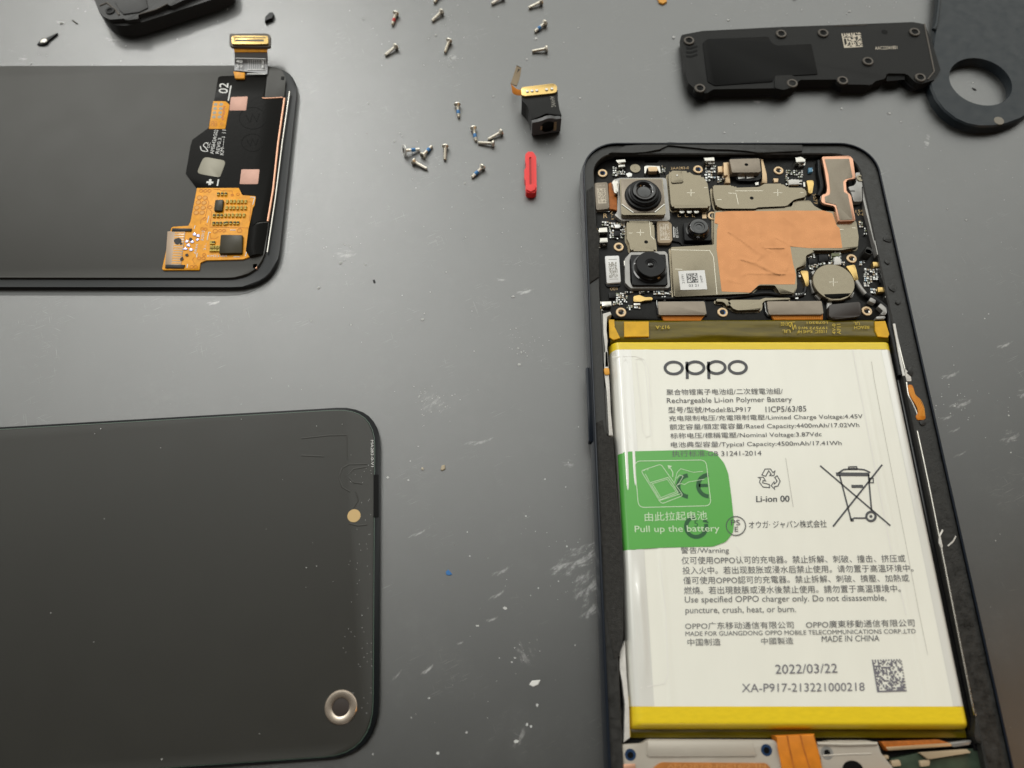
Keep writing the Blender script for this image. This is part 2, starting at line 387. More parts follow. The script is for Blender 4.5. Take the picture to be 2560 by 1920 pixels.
def obj(name, bm, mats, parent=None, ang=35):
    me = bpy.data.meshes.new(name)
    if parent is not None: bmesh.ops.translate(bm, verts=bm.verts, vec=-off(parent))
    bm.to_mesh(me); bm.free()
    for k in ([mats] if isinstance(mats, str) else mats): me.materials.append(MATS[k])
    if len(me.polygons):
        me.polygons.foreach_set('use_smooth', [True] * len(me.polygons)); me.set_sharp_from_angle(angle=R(ang))
    o = bpy.data.objects.new(name, me); C.objects.link(o); o.parent = parent
    return o
def thing(name, label, cat, loc, group=None, rotz=0):
    o = bpy.data.objects.new(name, None); C.objects.link(o); o.location = loc; o.rotation_euler = (0, 0, rotz); o.empty_display_size = .3
    return tag(o, label, cat, group)
def tag(o, label=None, cat=None, group=None, kind=None):
    if label: o['label'] = label
    if cat: o['category'] = cat
    if group: o['group'] = group
    if kind: o['kind'] = kind
    return o
def NB(): return bmesh.new()
def part(name, mats, parent, fn, *a, ang=35, **k):
    bm = NB(); fn(bm, *a, **k); return obj(name, bm, mats, parent, ang)

# ------------------------------------------------------------------ the setting: the work mat
bm = NB(); sheet(bm, [(-70, -50), (70, -50), (70, 90), (-70, 90)], 0)
MATS['work_mat'] = work_mat_material()
tag(obj('work_mat', bm, 'work_mat'), kind='structure')

# ------------------------------------------------------------------ the opened phone
X0, X1, Y0, Y1 = 1.71, 8.86, -3.40, 12.66
phone = thing('opened_phone', 'opened smartphone chassis showing its black circuit board, three cameras and big white battery', 'phone', ((X0 + X1) / 2, (Y0 + Y1) / 2, 0))
def rrect(x0, y0, x1, y1, r, n=10):
    out = []
    for cx, cy, a in ((x1 - r, y1 - r, 0), (x0 + r, y1 - r, pi / 2), (x0 + r, y0 + r, pi), (x1 - r, y0 + r, 1.5 * pi)):
        out += [(cx + r * cos(a + pi / 2 * i / n), cy + r * sin(a + pi / 2 * i / n)) for i in range(n + 1)]
    return out
def frame_mesh(bm):
    prof = [(-.06, .03), (0, .09), (.045, .22), (.052, .36), (.035, .50), (.012, .60), (0, .67), (-.018, .685), (-.036, .68), (-.042, .655)]
    rows = []
    for o_, z in prof:
        rows.append([bm.verts.new((x, y, z)) for x, y in rrect(X0 - o_, Y0 - o_, X1 + o_, Y1 + o_, .85 + o_)])
    for a, b in zip(rows, rows[1:]):
        for i in range(len(a)): bm.faces.new((a[i - 1], a[i], b[i], b[i - 1]))
part('outer_frame', 'frame_blue', phone, frame_mesh, ang=60)
def ledge_mesh(bm):
    o = rrect(X0 + .04, Y0 + .04, X1 - .04, Y1 - .04, .81)
    i1 = rrect(X0 + .25, Y0 + .3, X1 - .43, Y1 - .27, .60); i2 = rrect(X0 + .27, Y0 + .32, X1 - .455, Y1 - .29, .58)
    zs = ((o, .62), (i1, .615), (i2, .585), (i2, .2))
    rows = [[bm.verts.new((x, y, z)) for x, y in p] for p, z in zs]
    for a, b in zip(rows, rows[1:]):
        for i in range(len(a)): bm.faces.new((a[i - 1], a[i], b[i], b[i - 1]))
part('rim_ledge', 'black_ledge', phone, ledge_mesh, ang=25)
part('chassis_floor', 'floor_dark', phone, lambda bm: prism(bm, rrect(X0 + .02, Y0 + .02, X1 - .02, Y1 - .02, .8), .06, .24))
# side button
part('side_button', 'frame_blue', phone, lambda bm: prism(bm, rnd([(X0 - .105, 5.05), (X0 - .03, 5.05), (X0 - .03, 6.75), (X0 - .105, 6.75)], .04), .26, .46, .02))
# left inner plate, slots, foam
lp = part('inner_side_plate', 'grey_plate', phone, lambda bm: prism(bm, pts(.57, 'G', (268, 500), (300, 500), (415, 455), (425, 700), (400, 745), (480, 900), (490, 1200), (520, 1400), (510, 1659), 'I', (300, 200), (328, 480), (332, 690), (285, 640), (225, 590), (215, 560), (188, 0), ), .3, .57, .01))
bm = NB()
for c, u, v, w, h in (('G', 402, 1372, 62, 185), ('I', 277, 195, 46, 215), ('I', 264, 432, 34, 118), ('I', 240, 5, 28, 30)):
    q = rnd(pts(.575, c, (u - w / 2, v - h / 2), (u + w / 2, v - h / 2), (u + w / 2 + h * .06, v + h / 2), (u - w / 2 + h * .06, v + h / 2)), .06); sheet(bm, q, .5745)
obj('plate_slot', bm, 'deep_black', lp)
part('foam_strip', 'foam_black', phone, lambda bm: prism(bm, pts(.63, 'E', (262, 760), (345, 700), (362, 1000), (365, 1200), (440, 1400), 'G', (425, 60), (432, 400), (292, 500), (278, 300), (272, 60), 'E', (268, 1300)), .3, .66, .015))
part('foam_strip', 'foam_black', phone, lambda bm: prism(bm, pts(.60, 'I', (228, 592), (285, 565), (300, 660), (330, 705), (372, 708), (400, 1100), (452, 1655), 'K', (395, 220), (395, 720), (380, 800), (365, 860), (330, 880), (290, 700), (262, 500), (240, 60), 'I', (290, 1655), (262, 1300), (246, 900)), .3, .63, .015))
part('foam_strip', 'foam_black', phone, lambda bm: prism(bm, pts(.60, 'K', (300, 800), (330, 890), (360, 900), (368, 1050), (345, 1090), (385, 1250), (380, 1440), (330, 1480), (310, 1200), (300, 1000)), .3, .60, .02))
# white adhesive residue
bm = NB()
prism(bm, pts(.55, 'G', (478, 922), (580, 893), (600, 935), (530, 960), (528, 1150), (548, 1300), (530, 1400), (548, 1500), (560, 1659), (505, 1659), (520, 1420), (488, 1200)), .3, .60, .01)
prism(bm, pts(.55, 'I', (300, 10), (328, 0), (332, 130), (345, 330), (352, 500), (372, 700), (338, 698), (328, 500), (318, 330), (300, 190)), .3, .60, .01)
obj('adhesive_strip', bm, 'residue_white', phone)
part('adhesive_strip', 'residue_white', phone, lambda bm: prism(bm, pts(.5, 'K', (368, 830), (405, 745), (415, 1000), (432, 1200), (440, 1440), (395, 1475), (405, 1200), (385, 1040), (366, 950)), .3, .56, .01))
part('orange_flex_end', 'orange_light', phone, lambda bm: prism(bm, rnd(pts(.62, 'I', (296, 135), (340, 133), (346, 185), (305, 190)), .03), .55, .63, .01))

# ------------------------------------------------------------------ circuit board
ZB = .44
board_p = pts(ZB, 'E', (345, 560), (420, 400), (560, 330), (640, 300), (1050, 300), (1060, 375), (1240, 375), (1255, 320), (1900, 300), 'F', (300, 230), (900, 240), (1160, 250), (1560, 250), (1640, 450), (1660, 820), (1750, 960), (1830, 1250), (1900, 1500),
              'H', (1760, 150), (1820, 420), (1850, 640), (1750, 700), (1760, 860), (1640, 890), (1180, 890), (0, 900), 'G', (1890, 1010), (640, 975), (600, 900), (480, 900), (420, 720), (420, 480), (420, 0), 'E', (350, 1200))
board = part('circuit_board', 'board_black', phone, lambda bm: prism(bm, board_p, .26, ZB, .01))
part('top_cavity', 'deep_black', phone, lambda bm: prism(bm, pts(.5, 'E', (640, 255), (1280, 240), (1880, 205), 'F', (80, 200), (820, 205), (1150, 190), (1160, 250), (0, 265), 'E', (1900, 290), (640, 310)), .3, .50))
# torn black tape lip along the top edge
part('black_tape', 'black_ledge', phone, lambda bm: prism(bm, pts(.62, 'E', (560, 250), (900, 245), (1060, 235), (1270, 205), (1380, 130), (1800, 180), (1930, 195), (2212, 200), 'F', (230, 190), (360, 225), (560, 215), (930, 200), (930, 120), 'E', (2000, 130), (1400, 95), (1200, 130), (800, 140)), .5, .66, .02))

def boss(c, u, v, hole, r=.118, z=.47, rin=.062):
    bm = NB(); p = pt(c, u, v, z); M = Matrix.Translation((p.x, p.y, z))
    lathe(bm, [(r, -.05), (r, -.008), (r - .01, 0), (rin + .008, 0), (rin, -.01), (rin, -.02)], M, 24, 0)
    lathe(bm, [(rin, -.02), (rin * .75, -.03), (rin * .55, -.05), (0, -.05)], M, 24, 1)
    return obj('screw_boss', bm, ['gold_pale', hole], board)
for a in (('E', 478, 510, 'blue_insert'), ('E', 1800, 458, 'blue_insert'), ('E', 2000, 1100, 'blue_insert'), ('E', 703, 1530, 'bright_steel'), ('F', 638, 430, 'bright_steel'),
          ('H', 1370, 203, 'bright_steel'), ('H', 1538, 783, 'bright_steel'), ('G', 735, 885, 'bright_steel'), ('G', 2140, 885, 'blue_insert')): boss(*a)
p = pt('E', 930, 445, .46); part('test_pad', 'shield', board, lambda bm: lathe(bm, [(.125, -.03), (.125, 0), (.03, .006), (0, -.01)], Matrix.Translation((p.x, p.y, .46)), 24))

def grow(p, d):
    p = [Vector(q) for q in p]
    if area2(p) < 0: p = p[::-1]
    out = []
    for i in range(len(p)):
        a, b, c = p[i - 1], p[i], p[(i + 1) % len(p)]
        t = (b - a).normalized() + (c - b).normalized(); t = t.normalized() if t.length > 1e-6 else (b - a).normalized()
        out.append((b.x + t.y * d, b.y - t.x * d))
    return out
def shield_can(name, p, z0, z1, m='shield', bev=.05, crosses=(), parent=board, holes=(), dents=()):
    bm = NB()
    prism(bm, p, z0, z1, bev, 3)
    prism(bm, grow(p, .032), z0 - .02, z0 + .035, .012, 2)
    for (c, u, v, du, dv) in crosses:
        for a, b in (((u - du, v), (u + du, v)), ((u, v - dv), (u, v + dv))): stroke(bm, pts(z1, c, a, b), .012, z1 + .0015, mi=1)
    for (c, u, v, r) in holes:
        q = pt(c, u, v, z1); sheet(bm, ell(q.x, q.y, r, r, 16), z1 + .0015, 2)
    for d in dents: stroke(bm, pts(z1, *d), .012, z1 + .0015, mi=1)
    return obj(name, bm, [m, 'ink_grey_light', 'deep_black'], parent)
mat('ink_grey_light', (.66, .62, .52), .35, metal=.7)
shield_can('shield_can', rnd(pts(.60, 'E', (1385, 510), (1415, 478), (1660, 485), (1740, 540), (1860, 548), (1930, 660), (1972, 950), (1955, 990), (1450, 995), (1422, 940)), .04), .42, .60, crosses=[('E', 1700, 785, 55, 48)], dents=[('E', (1880, 712), (1930, 712))])
part('raised_corner', 'shield', board, lambda bm: prism(bm, rnd(pts(.63, 'E', (1420, 482), (1585, 484), (1600, 635), (1430, 645)), .03), .58, .625, .02))
p = pt('E', 1508, 545, .63); part('dimple', 'bright_steel', board, lambda bm: lathe(bm, [(.03, 0), (.02, .012), (0, .016)], Matrix.Translation((p.x, p.y, .625)), 12))
shield_can('shield_can', rnd(pts(.58, 'E', (808, 1210), (830, 1175), (1130, 1175), (1190, 1215), (1192, 1400), (1212, 1430), (1225, 1560), (1200, 1592), (890, 1592), (860, 1560), (850, 1490), (815, 1425)), .03), .42, .58, crosses=[('E', 1000, 1335, 52, 44)], holes=[('E', 1080, 1465, .045)], dents=[('E', (840, 1342), (890, 1342)), ('E', (1128, 1180), (1145, 1380), (1190, 1430))])
shield_can('shield_can', rnd(pts(.60, 'F', (-192, 620), (50, 618), (95, 650), (390, 640), (460, 600), (680, 598), (750, 648), (950, 650), (985, 700), (985, 760), (830, 800), (735, 880), (380, 895), (340, 912), (-60, 912), (-150, 880), (-180, 760)), .03), .42, .60,
           crosses=[('F', 625, 712, 55, 42)], holes=[('F', 298, 780, .045)], dents=[('F', (90, 690), (440, 688)), ('F', (0, 718), (100, 720), (130, 860)), ('F', (-140, 800), (-80, 800)), ('F', (905, 712), (945, 712))])
big = pts(.56, 'n', (1677, 618), (1785, 612), (1785, 528), (1979, 517), (1985, 503), (2025, 501), (2036, 515), (2058, 527), (2083, 529), (2130, 545), 'F', (1612, 1070), (1642, 1270), (1632, 1395), (1430, 1432), (1050, 1435), 'H', (960, 130), (862, 170), (862, 270), (752, 312), (764, 500), (722, 592), (580, 594), (520, 500), (340, 500), (240, 590), 'G', (1470, 672))
bs = shield_can('large_shield_can', rnd(big, .03), .42, .56, bev=.025, dents=[('F', (1390, 1175), (1450, 1175)), ('F', (1560, 1155), (1605, 1155)), ('G', (1425, 25), (1960, 35), (2010, 120), (2060, 640)), ('G', (1480, 290), (1580, 296))])
foil = pts(.565, 'n', (1786, 558), (1789, 531), (1820, 528), (2058, 526), (2081, 533), (2092, 565), (2099, 570), (2106, 620), (2023, 620), (1975, 616), 'H', (692, 95), (720, 262), (752, 385), (742, 490), (345, 490), (250, 582), (0, 572), 'G', (2125, 600), (2055, 20), 'E', (2060, 1300), (2080, 1210))
def foil_mesh(bm):
    import mathutils
    P = rnd(foil, .02, 2); xs = [q[0] for q in P]; ys = [q[1] for q in P]
    sheet(bm, P, .562); bmesh.ops.triangulate(bm, faces=bm.faces)
    for _ in range(6): bmesh.ops.subdivide_edges(bm, edges=[e_ for e_ in bm.edges if e_.calc_length() > .055], cuts=1, use_grid_fill=False); bmesh.ops.triangulate(bm, faces=bm.faces)
    ridges = [(pts(.56, *a), h, w) for a, h, w in ((('F', (320, 940), (390, 1150), (400, 1330), (470, 1410), (700, 1410)), .007, .03), (('F', (700, 1020), (790, 1100), (800, 1330), (760, 1370)), .005, .04), (('F', (0, 1200), (200, 1330), (420, 1500), 'H', (300, 240), (430, 320), (560, 380)), .010, .035),
              (('H', (140, 210), (300, 260), (470, 350), (540, 375)), .010, .03), (('H', (370, 10), (390, 80), (470, 130)), .007, .03), (('F', (590, 1270), (780, 1370)), .006, .03), (('H', (160, 390), (200, 365), (400, 372), (620, 378)), .006, .03), (('H', (640, 330), (680, 200), (640, 120)), .005, .04), (('H', (0, 440), (120, 470)), .005, .04))]
    for v in bm.verts:
        q = Vector((v.co.x, v.co.y)); z = 0
        for L_, h, w in ridges:
            d = 9
            for a, b in zip(L_, L_[1:]):
                a, b = Vector(a), Vector(b); t = max(0, min(1, (q - a).dot(b - a) / max(1e-9, (b - a).length_squared))); d = min(d, (q - a - (b - a) * t).length)
            z = max(z, .95 * h * math.exp(-(d / (.9 * w)) ** 2))
        nz = mathutils.noise.noise((q.x * 2.2, q.y * 2.2, 1.3)) * .010
        v.co.z = .563 + z + max(0, nz)
part('copper_foil', 'copper', board, foil_mesh, ang=180)
# white code sticker on the large shield
def code_sticker(bm):
    z = .575
    prism(bm, pts(z, 'G', (1525, 318), (1888, 305), (1925, 570), (1556, 580)), .555, z, 0)
    matrix_code(bm, pts(z, 'G', (1648, 485), (1805, 475), (1788, 345), (1635, 352)), z + .002, 16, 1, 3)
    text(bm, '03 21', ('G', 1672, 538), ('G', 1806, 532), ('G', 1668, 503), z + .002, 1)
    text(bm, '21291', ('G', 1615, 490), ('G', 1598, 368), ('G', 1582, 493), z + .002, 1)
    text(bm, '2429', ('G', 1868, 478), ('G', 1850, 380), ('G', 1838, 482), z + .002, 1)
obj_ = part('code_sticker', ['paper_white', 'matrix_dark'], board, code_sticker)

# main camera (three sub-parts) -----------------------------------------------------------------
main_cam = part('main_camera', 'silver_paint', phone, lambda bm: prism(bm, rnd(pts(.56, 'E', (600, 640), (640, 600), (720, 580), (1340, 578), (1362, 600), (1412, 1150), (1390, 1170), (745, 1172), (640, 1090), (680, 1060), (690, 800), (640, 800)), .02), .4, .56, .02))
part('camera_body', 'shield', main_cam, lambda bm: prism(bm, rnd(pts(.70, 'E', (712, 590), (1308, 588), (1352, 1060), (1340, 1088), (748, 1090), (738, 1065)), .02), .5, .70, .03, 3))
part('camera_cover', 'shield_grey', main_cam, lambda bm: [prism(bm, rnd(pts(.715, 'E', (730, 600), (1295, 600), (1338, 935), (1200, 1050), (905, 1060), (745, 940)), .02), .68, .715, .012), [stroke(bm, pts(.716, *q), .02, .718, mi=1) for q in (('E', (742, 940), (905, 1058)), ('E', (1335, 940), (1200, 1052)))]] and None)
p = pt('E', 1036, 830, .72); M = Matrix.Translation((p.x, p.y, 0))
part('lens_barrel', 'lens_black', main_cam, lambda bm: lathe(bm, [(.435, .70), (.435, .735), (.415, .75), (.41, .79), (.37, .80), (.36, .86), (.33, .875), (.325, .90), (.285, .905), (.275, .93)], M, 48))
part('lens_ring', 'lens_gloss', main_cam, lambda bm: lathe(bm, [(.275, .90), (.27, .945), (.255, .955), (.2, .945), (.17, .925), (.155, .90), (.15, .895), (.12, .90), (.06, .912), (0, .916)], M, 48))
part('connector_plate', 'shield_grey', main_cam, lambda bm: [prism(bm, rnd(pts(.53, 'E', (365, 650), (545, 638), (572, 1000), (392, 1022)), .03), .42, .53, .012), matrix_code(bm, pts(.53, 'E', (418, 935), (532, 930), (518, 718), (402, 722)), .532, 15, 1, 5), text(bm, 'MXK1-05', ('E', 402, 695), ('E', 510, 690), ('E', 400, 678), .532, 1)] and None)
MATS_extra = bpy.data.objects['connector_plate'].data.materials.append(MATS['matrix_light'])
bpy.data.objects['camera_cover'].data.materials.append(MATS['bright_steel'])
part('flex_cable', 'flex_brown', main_cam, lambda bm: prism(bm, pts(.5, 'E', (560, 660), (600, 640), (640, 760), (670, 790), (680, 1030), (620, 1010), (572, 1005)), .42, .50))
# macro camera
c2 = part('macro_camera', 'board_black', phone, lambda bm: prism(bm, rnd(pts(.56, 'E', (1440, 1240), (1590, 1180), (1960, 1200), (2012, 1470), (1990, 1492), (1590, 1495), (1560, 1440), (1440, 1420)), .03), .4, .48, .01))
part('camera_body', 'lens_black', c2, lambda bm: prism(bm, rnd(pts(.6, 'E', (1600, 1200), (1950, 1195), (1990, 1440), (1615, 1440)), .02), .45, .60, .02))
p = pt('E', 1795, 1300, .62); M2 = Matrix.Translation((p.x, p.y, 0))
part('lens_barrel', 'lens_gloss', c2, lambda bm: lathe(bm, [(.285, .58), (.28, .62), (.25, .64), (.245, .68), (.225, .70), (.21, .76), (.19, .77), (.13, .765), (.12, .75), (.08, .745), (.075, .73), (.03, .735), (0, .74)], M2, 40))
def conn2(bm):
    prism(bm, rnd(pts(.54, 'E', (1232, 1185), (1262, 1172), (1385, 1176), (1432, 1215), (1442, 1440), (1412, 1476), (1262, 1477), (1240, 1450)), .015), .42, .54, .012)
    matrix_code(bm, pts(.54, 'E', (1275, 1440), (1410, 1438), (1395, 1205), (1262, 1205)), .542, 15, 1, 7)
part('connector_plate', ['chip_tan', 'matrix_light'], c2, conn2)
bm = NB(); text(bm, '8F222C', ('E', 1530, 1405), ('E', 1512, 1260), ('E', 1490, 1408), .485); prism(bm, pts(.486, 'E', (1452, 1255), (1466, 1255), (1474, 1400), (1458, 1402)), .47, .487); obj('printed_text', bm, 'ink_white', c2)
# wide camera
c3 = part('wide_camera', 'silver_paint', phone, lambda bm: ringprism(bm, rnd(pts(.56, 'G', (785, 150), (865, 60), (1340, 45), (1375, 80), (1412, 530), (1385, 552), (870, 556), (790, 480)), .03, 3), rnd(pts(.56, 'G', (850, 175), (872, 95), (1335, 90), (1350, 100), (1378, 505), (1370, 515), (880, 520), (860, 470)), .02, 3), .40, .56))
part('camera_body', 'lens_black', c3, lambda bm: prism(bm, rnd(pts(.63, 'G', (865, 95), (1335, 88), (1370, 330), (1372, 508), (890, 510), (880, 360)), .03), .42, .63, .025))
p = pt('G', 1130, 275, .64); M3 = Matrix.Translation((p.x, p.y, 0))
part('lens_barrel', 'lens_gloss', c3, lambda bm: lathe(bm, [(.40, .61), (.395, .65), (.36, .66), (.355, .70), (.335, .72)], M3, 48))
part('lens_hood', 'lens_black', c3, lambda bm: lathe(bm, [(.335, .70), (.335, .80), (.32, .815), (.14, .81), (.135, .795), (.105, .79), (.10, .775), (.075, .77)], M3, 48))
part('lens_glass', 'lens_gloss', c3, lambda bm: lathe(bm, [(.076, .765), (.05, .785), (0, .795)], M3, 32))
def conn3(bm):
    prism(bm, rnd(pts(.54, 'G', (512, 112), (705, 105), (730, 470), (540, 485)), .02), .42, .54, .01)
    matrix_code(bm, pts(.54, 'G', (572, 412), (688, 408), (676, 192), (560, 196)), .542, 16, 1, 9, False)
    stroke(bm, pts(.54, 'G', (560, 160), (675, 156)), .012, .542, mi=1); stroke(bm, pts(.54, 'G', (575, 432), (690, 428)), .012, .542, mi=1)
part('connector_plate', ['paper_white', 'ink_grey'], c3, conn3)
part('connector_plate', 'black_plastic', c3, lambda bm: prism(bm, rnd(pts(.48, 'G', (505, 470), (730, 470), (722, 520), (690, 530), (540, 535)), .02), .42, .48, .01))
bm = NB(); text(bm, 'A0S71A', ('G', 790, 260), ('G', 805, 445), ('G', 770, 262), .445); obj('printed_text', bm, 'ink_white', c3)
part('bracket_tab', 'bright_steel', c3, lambda bm: prism(bm, pts(.55, 'G', (770, 175), (840, 165), (850, 240), (775, 245)), .42, .55, .01))
part('bracket_tab', 'bright_steel', main_cam, lambda bm: prism(bm, rnd(pts(.6, 'E', (605, 640), (660, 610), (700, 640), (690, 790), (640, 800), (625, 700)), .03), .5, .62, .02))

# earpiece
ear = part('earpiece', 'black_plastic', phone, lambda bm: prism(bm, rnd(pts(.5, 'F', (20, 280), (410, 270), (430, 520), (380, 560), (270, 570), (120, 565), (60, 500)), .03), .4, .52, .02))
part('earpiece_cover', 'shield_grey', ear, lambda bm: prism(bm, rnd(pts(.66, 'F', (18, 292), (395, 280), (412, 440), (400, 455), (52, 458)), .02), .5, .66, .03))
p = pt('F', 232, 358, .665); part('ink_dot', 'ink_stamp', ear, lambda bm: sheet(bm, ell(p.x, p.y, .045, .04, 16), .6625))
for c_, q in (('F', [(405, 285), (440, 290), (490, 480), (495, 590), (420, 590), (440, 480)]), ('F', [(-60, 330), (10, 330), (30, 590), (-40, 590), (-20, 450)])): bm = NB(); prism(bm, pts(.54, c_, *q), .44, .54, .015); obj('contact_spring', bm, 'gold_pale', ear)
bm = NB()
for q in ([(115, 490), (210, 485), (215, 530), (130, 540)], [(225, 490), (320, 488), (330, 525), (235, 535)]): prism(bm, pts(.53, 'F', *q), .5, .535, .01)
obj('terminal', bm, 'chip_silver', ear)

# spring contacts on the board
def spring(*polys):
    bm = NB()
    for c_, z, mi, q in polys: prism(bm, rnd(pts(z, c_, *q), .012, 2), .42, z, .012, 2, mi)
    return obj('spring_contact', bm, ['bright_steel', 'gold'], board)
spring(('E', .60, 0, [(660, 330), (790, 320), (800, 360), (690, 372)]), ('E', .54, 0, [(690, 365), (780, 360), (790, 425), (700, 430)]))
spring(('E', .60, 0, [(1875, 300), (2020, 290), (2030, 345), (1900, 345)]), ('E', .54, 0, [(1930, 340), (2025, 340), (2025, 385), (1940, 385)]), ('E', .5, 1, [(1990, 220), (2030, 215), (2020, 260), (1995, 262)]))
spring(('E', .58, 0, [(430, 1270), (540, 1260), (548, 1330), (420, 1335)]), ('E', .50, 1, [(362, 1280), (410, 1280), (408, 1380), (375, 1370)]), ('E', .46, 0, [(375, 1375), (435, 1380), (440, 1425), (385, 1415)]))
spring(('E', .58, 0, [(440, 1410), (545, 1405), (552, 1470), (430, 1478)]), ('E', .46, 0, [(415, 1480), (450, 1490), (450, 1550), (410, 1545)]), ('E', .48, 0, [(470, 1480), (535, 1480), (530, 1515), (475, 1515)]))
spring(('G', .56, 0, [(470, 738), (600, 735), (602, 805), (472, 806)]), ('G', .54, 0, [(390, 770), (425, 730), (470, 740), (470, 780), (405, 790)]), ('G', .5, 1, [(415, 790), (462, 785), (465, 840), (425, 845)]), ('G', .46, 0, [(420, 845), (485, 835), (490, 870), (425, 872)]))
spring(('F', .60, 0, [(845, 268), (920, 262), (975, 290), (970, 330), (860, 330)]), ('F', .52, 0, [(890, 325), (975, 325), (970, 370), (890, 375)]))
spring(('H', .54, 1, [(1600, 240), (1700, 242), (1705, 295), (1610, 295)]), ('H', .56, 0, [(1680, 330), (1735, 290), (1750, 310), (1730, 350), (1690, 355)]))
spring(('H', .54, 1, [(1655, 520), (1770, 520), (1775, 575), (1665, 578)]), ('H', .56, 0, [(1735, 620), (1790, 580), (1808, 600), (1785, 640), (1745, 642)]))
spring(('E', .55, 0, [(1055, 420), (1075, 410), (1270, 410), (1285, 510), (1260, 515), (1240, 440), (1085, 440), (1080, 520), (1058, 515)]))
part('chip_inductor', 'gold_pale', board, lambda bm: prism(bm, rnd(pts(.56, 'E', (1105, 425), (1235, 425), (1240, 485), (1115, 488)), .02), .42, .56, .02))
bm = NB()
for u in (1570, 1672, 1770):
    prism(bm, rnd(pts(.5, 'E', (u - 35, 1005), (u + 38, 1003), (u + 36, 1070), (u - 26, 1072)), .02), .42, .52, .02, 2, 0); prism(bm, pts(.52, 'E', (u - 15, 965), (u + 18, 965), (u + 18, 1005), (u - 12, 1005)), .42, .52, .01, 1, 1)
    stroke(bm, pts(.445, 'E', (u - 50, 1080), (u - 48, 1115), (u - 12, 1115)), .010, .446, mi=2)
obj('solder_contact', bm, ['bright_steel', 'gold', 'ink_gold'], board)
bm = NB()
for v in (1042, 1110): sheet(bm, pts(.446, 'E', (1855, v - 25), (1912, v - 25), (1915, v + 28), (1858, v + 28)), .446)
obj('contact_pad', bm, 'gold_pale', board)

# copper-edged flex at top right
ff = part('graphite_flex', 'copper_edge', phone, lambda bm: prism(bm, rnd(pts(.62, 'F', (1180, 260), (1530, 248), (1570, 290), (1602, 530), (1512, 545), (1480, 570), (1490, 700), (1545, 740), (1602, 1062), (1390, 1072), (1340, 880), (1200, 852), (1172, 820), (1180, 740), (1240, 722), (1248, 640), (1215, 430)), .03), .56, .62, .008))
mat('graphite_tab', (.30, .26, .20), .5, metal=.3, bump=.35, bscale=60, var=.08, vscale=30)
part('graphite_pad', 'graphite_tab', ff, lambda bm: prism(bm, rnd(pts(.63, 'F', (1216, 290), (1522, 284), (1566, 520), (1480, 538), (1448, 570), (1458, 702), (1508, 730), (1566, 1048), (1412, 1056), (1360, 862), (1222, 832), (1216, 762), (1280, 735), (1287, 690), (1265, 480)), .015), .60, .628, .004))
bk = part('steel_bracket', 'silver_paint', phone, lambda bm: prism(bm, rnd(pts(.58, 'F', (1600, 462), (1690, 452), (1742, 500), (1742, 570), (1680, 645), (1686, 818), (1580, 822), (1552, 720), (1512, 640), (1590, 622), (1612, 580)), .02), .42, .58, .012))
p = pt('F', 1662, 530, .59); part('screw_boss', ['shield', 'bright_steel'], bk, lambda bm: lathe(bm, [(.10, 0), (.09, .03), (.055, .03), (.05, .01), (0, .015)], Matrix.Translation((p.x, p.y, .57)), 24))
bm = NB(); stroke(bm, pts(.585, 'F', (1540, 690), (1595, 690)), .04, .583); obj('slot', bm, 'grey_plate', bk)

# coin vibration motor
p = pt('H', 1170, 465, .60); MV = Matrix.Translation((p.x, p.y, 0)); vx, vy = p.x, p.y
vib = part('vibration_motor', 'shield', phone, lambda bm: lathe(bm, [(.475, .44), (.475, .58), (.46, .60), (0, .602)], MV, 64))
bm = NB()
for a, b in (((1115, 465), (1215, 465)), ((1165, 420), (1165, 510))): stroke(bm, pts(.603, 'H', a, b), .011, .6035)
obj('cross_mark', bm, 'ink_grey_light', vib)
part('motor_tape', 'film_black', vib, lambda bm: prism(bm, pts(.6, 'H', (1060, 600), (1220, 595), (1360, 588), (1330, 620), (1240, 650), (1150, 652), (1080, 630)), .44, .606, .008))
bm = NB()
for q in ([(900, 440), (930, 440), (975, 570), (940, 585)], [(960, 610), (985, 605), (1030, 645), (1015, 665)], [(1375, 580), (1398, 575), (1375, 635), (1345, 635)], [(920, 350), (960, 335), (975, 360), (940, 390)]): prism(bm, rnd(pts(.5, 'H', *q), .02), .42, .50, .012)
obj('motor_clip', bm, 'silver_paint', vib)
# coaxial plugs and cables
def plug(*q, c='H', z=.52):
    return part('coaxial_plug', 'gold', board, lambda bm: prism(bm, rnd(pts(z, c, *q), .02), .42, z, .015))
plug((800, 340), (885, 342), (892, 430), (890, 508), (865, 512), (845, 450))
plug((1305, 290), (1400, 272), (1420, 330), (1442, 440), (1400, 450), (1370, 380))
plug((905, 665), (990, 650), (1060, 680), (1165, 680), (1172, 718), (1070, 722), (1000, 742), (905, 740), c='G')
plug((985, 560), (1070, 555), (1078, 600), (1058, 720), (1015, 722), (1000, 620), c='F')
def cable(name, m, r, z, *a, parent=phone):
    P = [(x, y, z) for x, y in pts(z, *a)]
    return part(name, m, parent, lambda bm: tube(bm, smooth_path(P), r, 10), ang=80)
cable('white_cable', 'silver_paint', .052, .53, 'H', (1418, 455), (1470, 540), (1518, 600))
cable('black_cable', 'black_plastic', .06, .52, 'H', (1510, 598), (1560, 625), (1680, 700), (1760, 770), (1790, 860), (1790, 960), (1825, 1100), (1855, 1250), (1905, 1500))
cable('black_cable', 'black_plastic', .038, .47, 'G', (1170, 704), (1400, 700), (1800, 700), (2200, 694), 'H', (200, 614), (430, 588), (600, 615), (720, 630), (830, 602), (862, 522))
bm = NB()
for q in ([(1580, 630), (1640, 650), (1630, 700), (1560, 670)], [(1700, 690), (1752, 740), (1760, 800), (1740, 830), (1690, 820), (1720, 780), (1660, 730)], [(1640, 845), (1740, 840), (1742, 868), (1640, 872)]): prism(bm, rnd(pts(.58, 'H', *q), .02), .42, .57, .012)
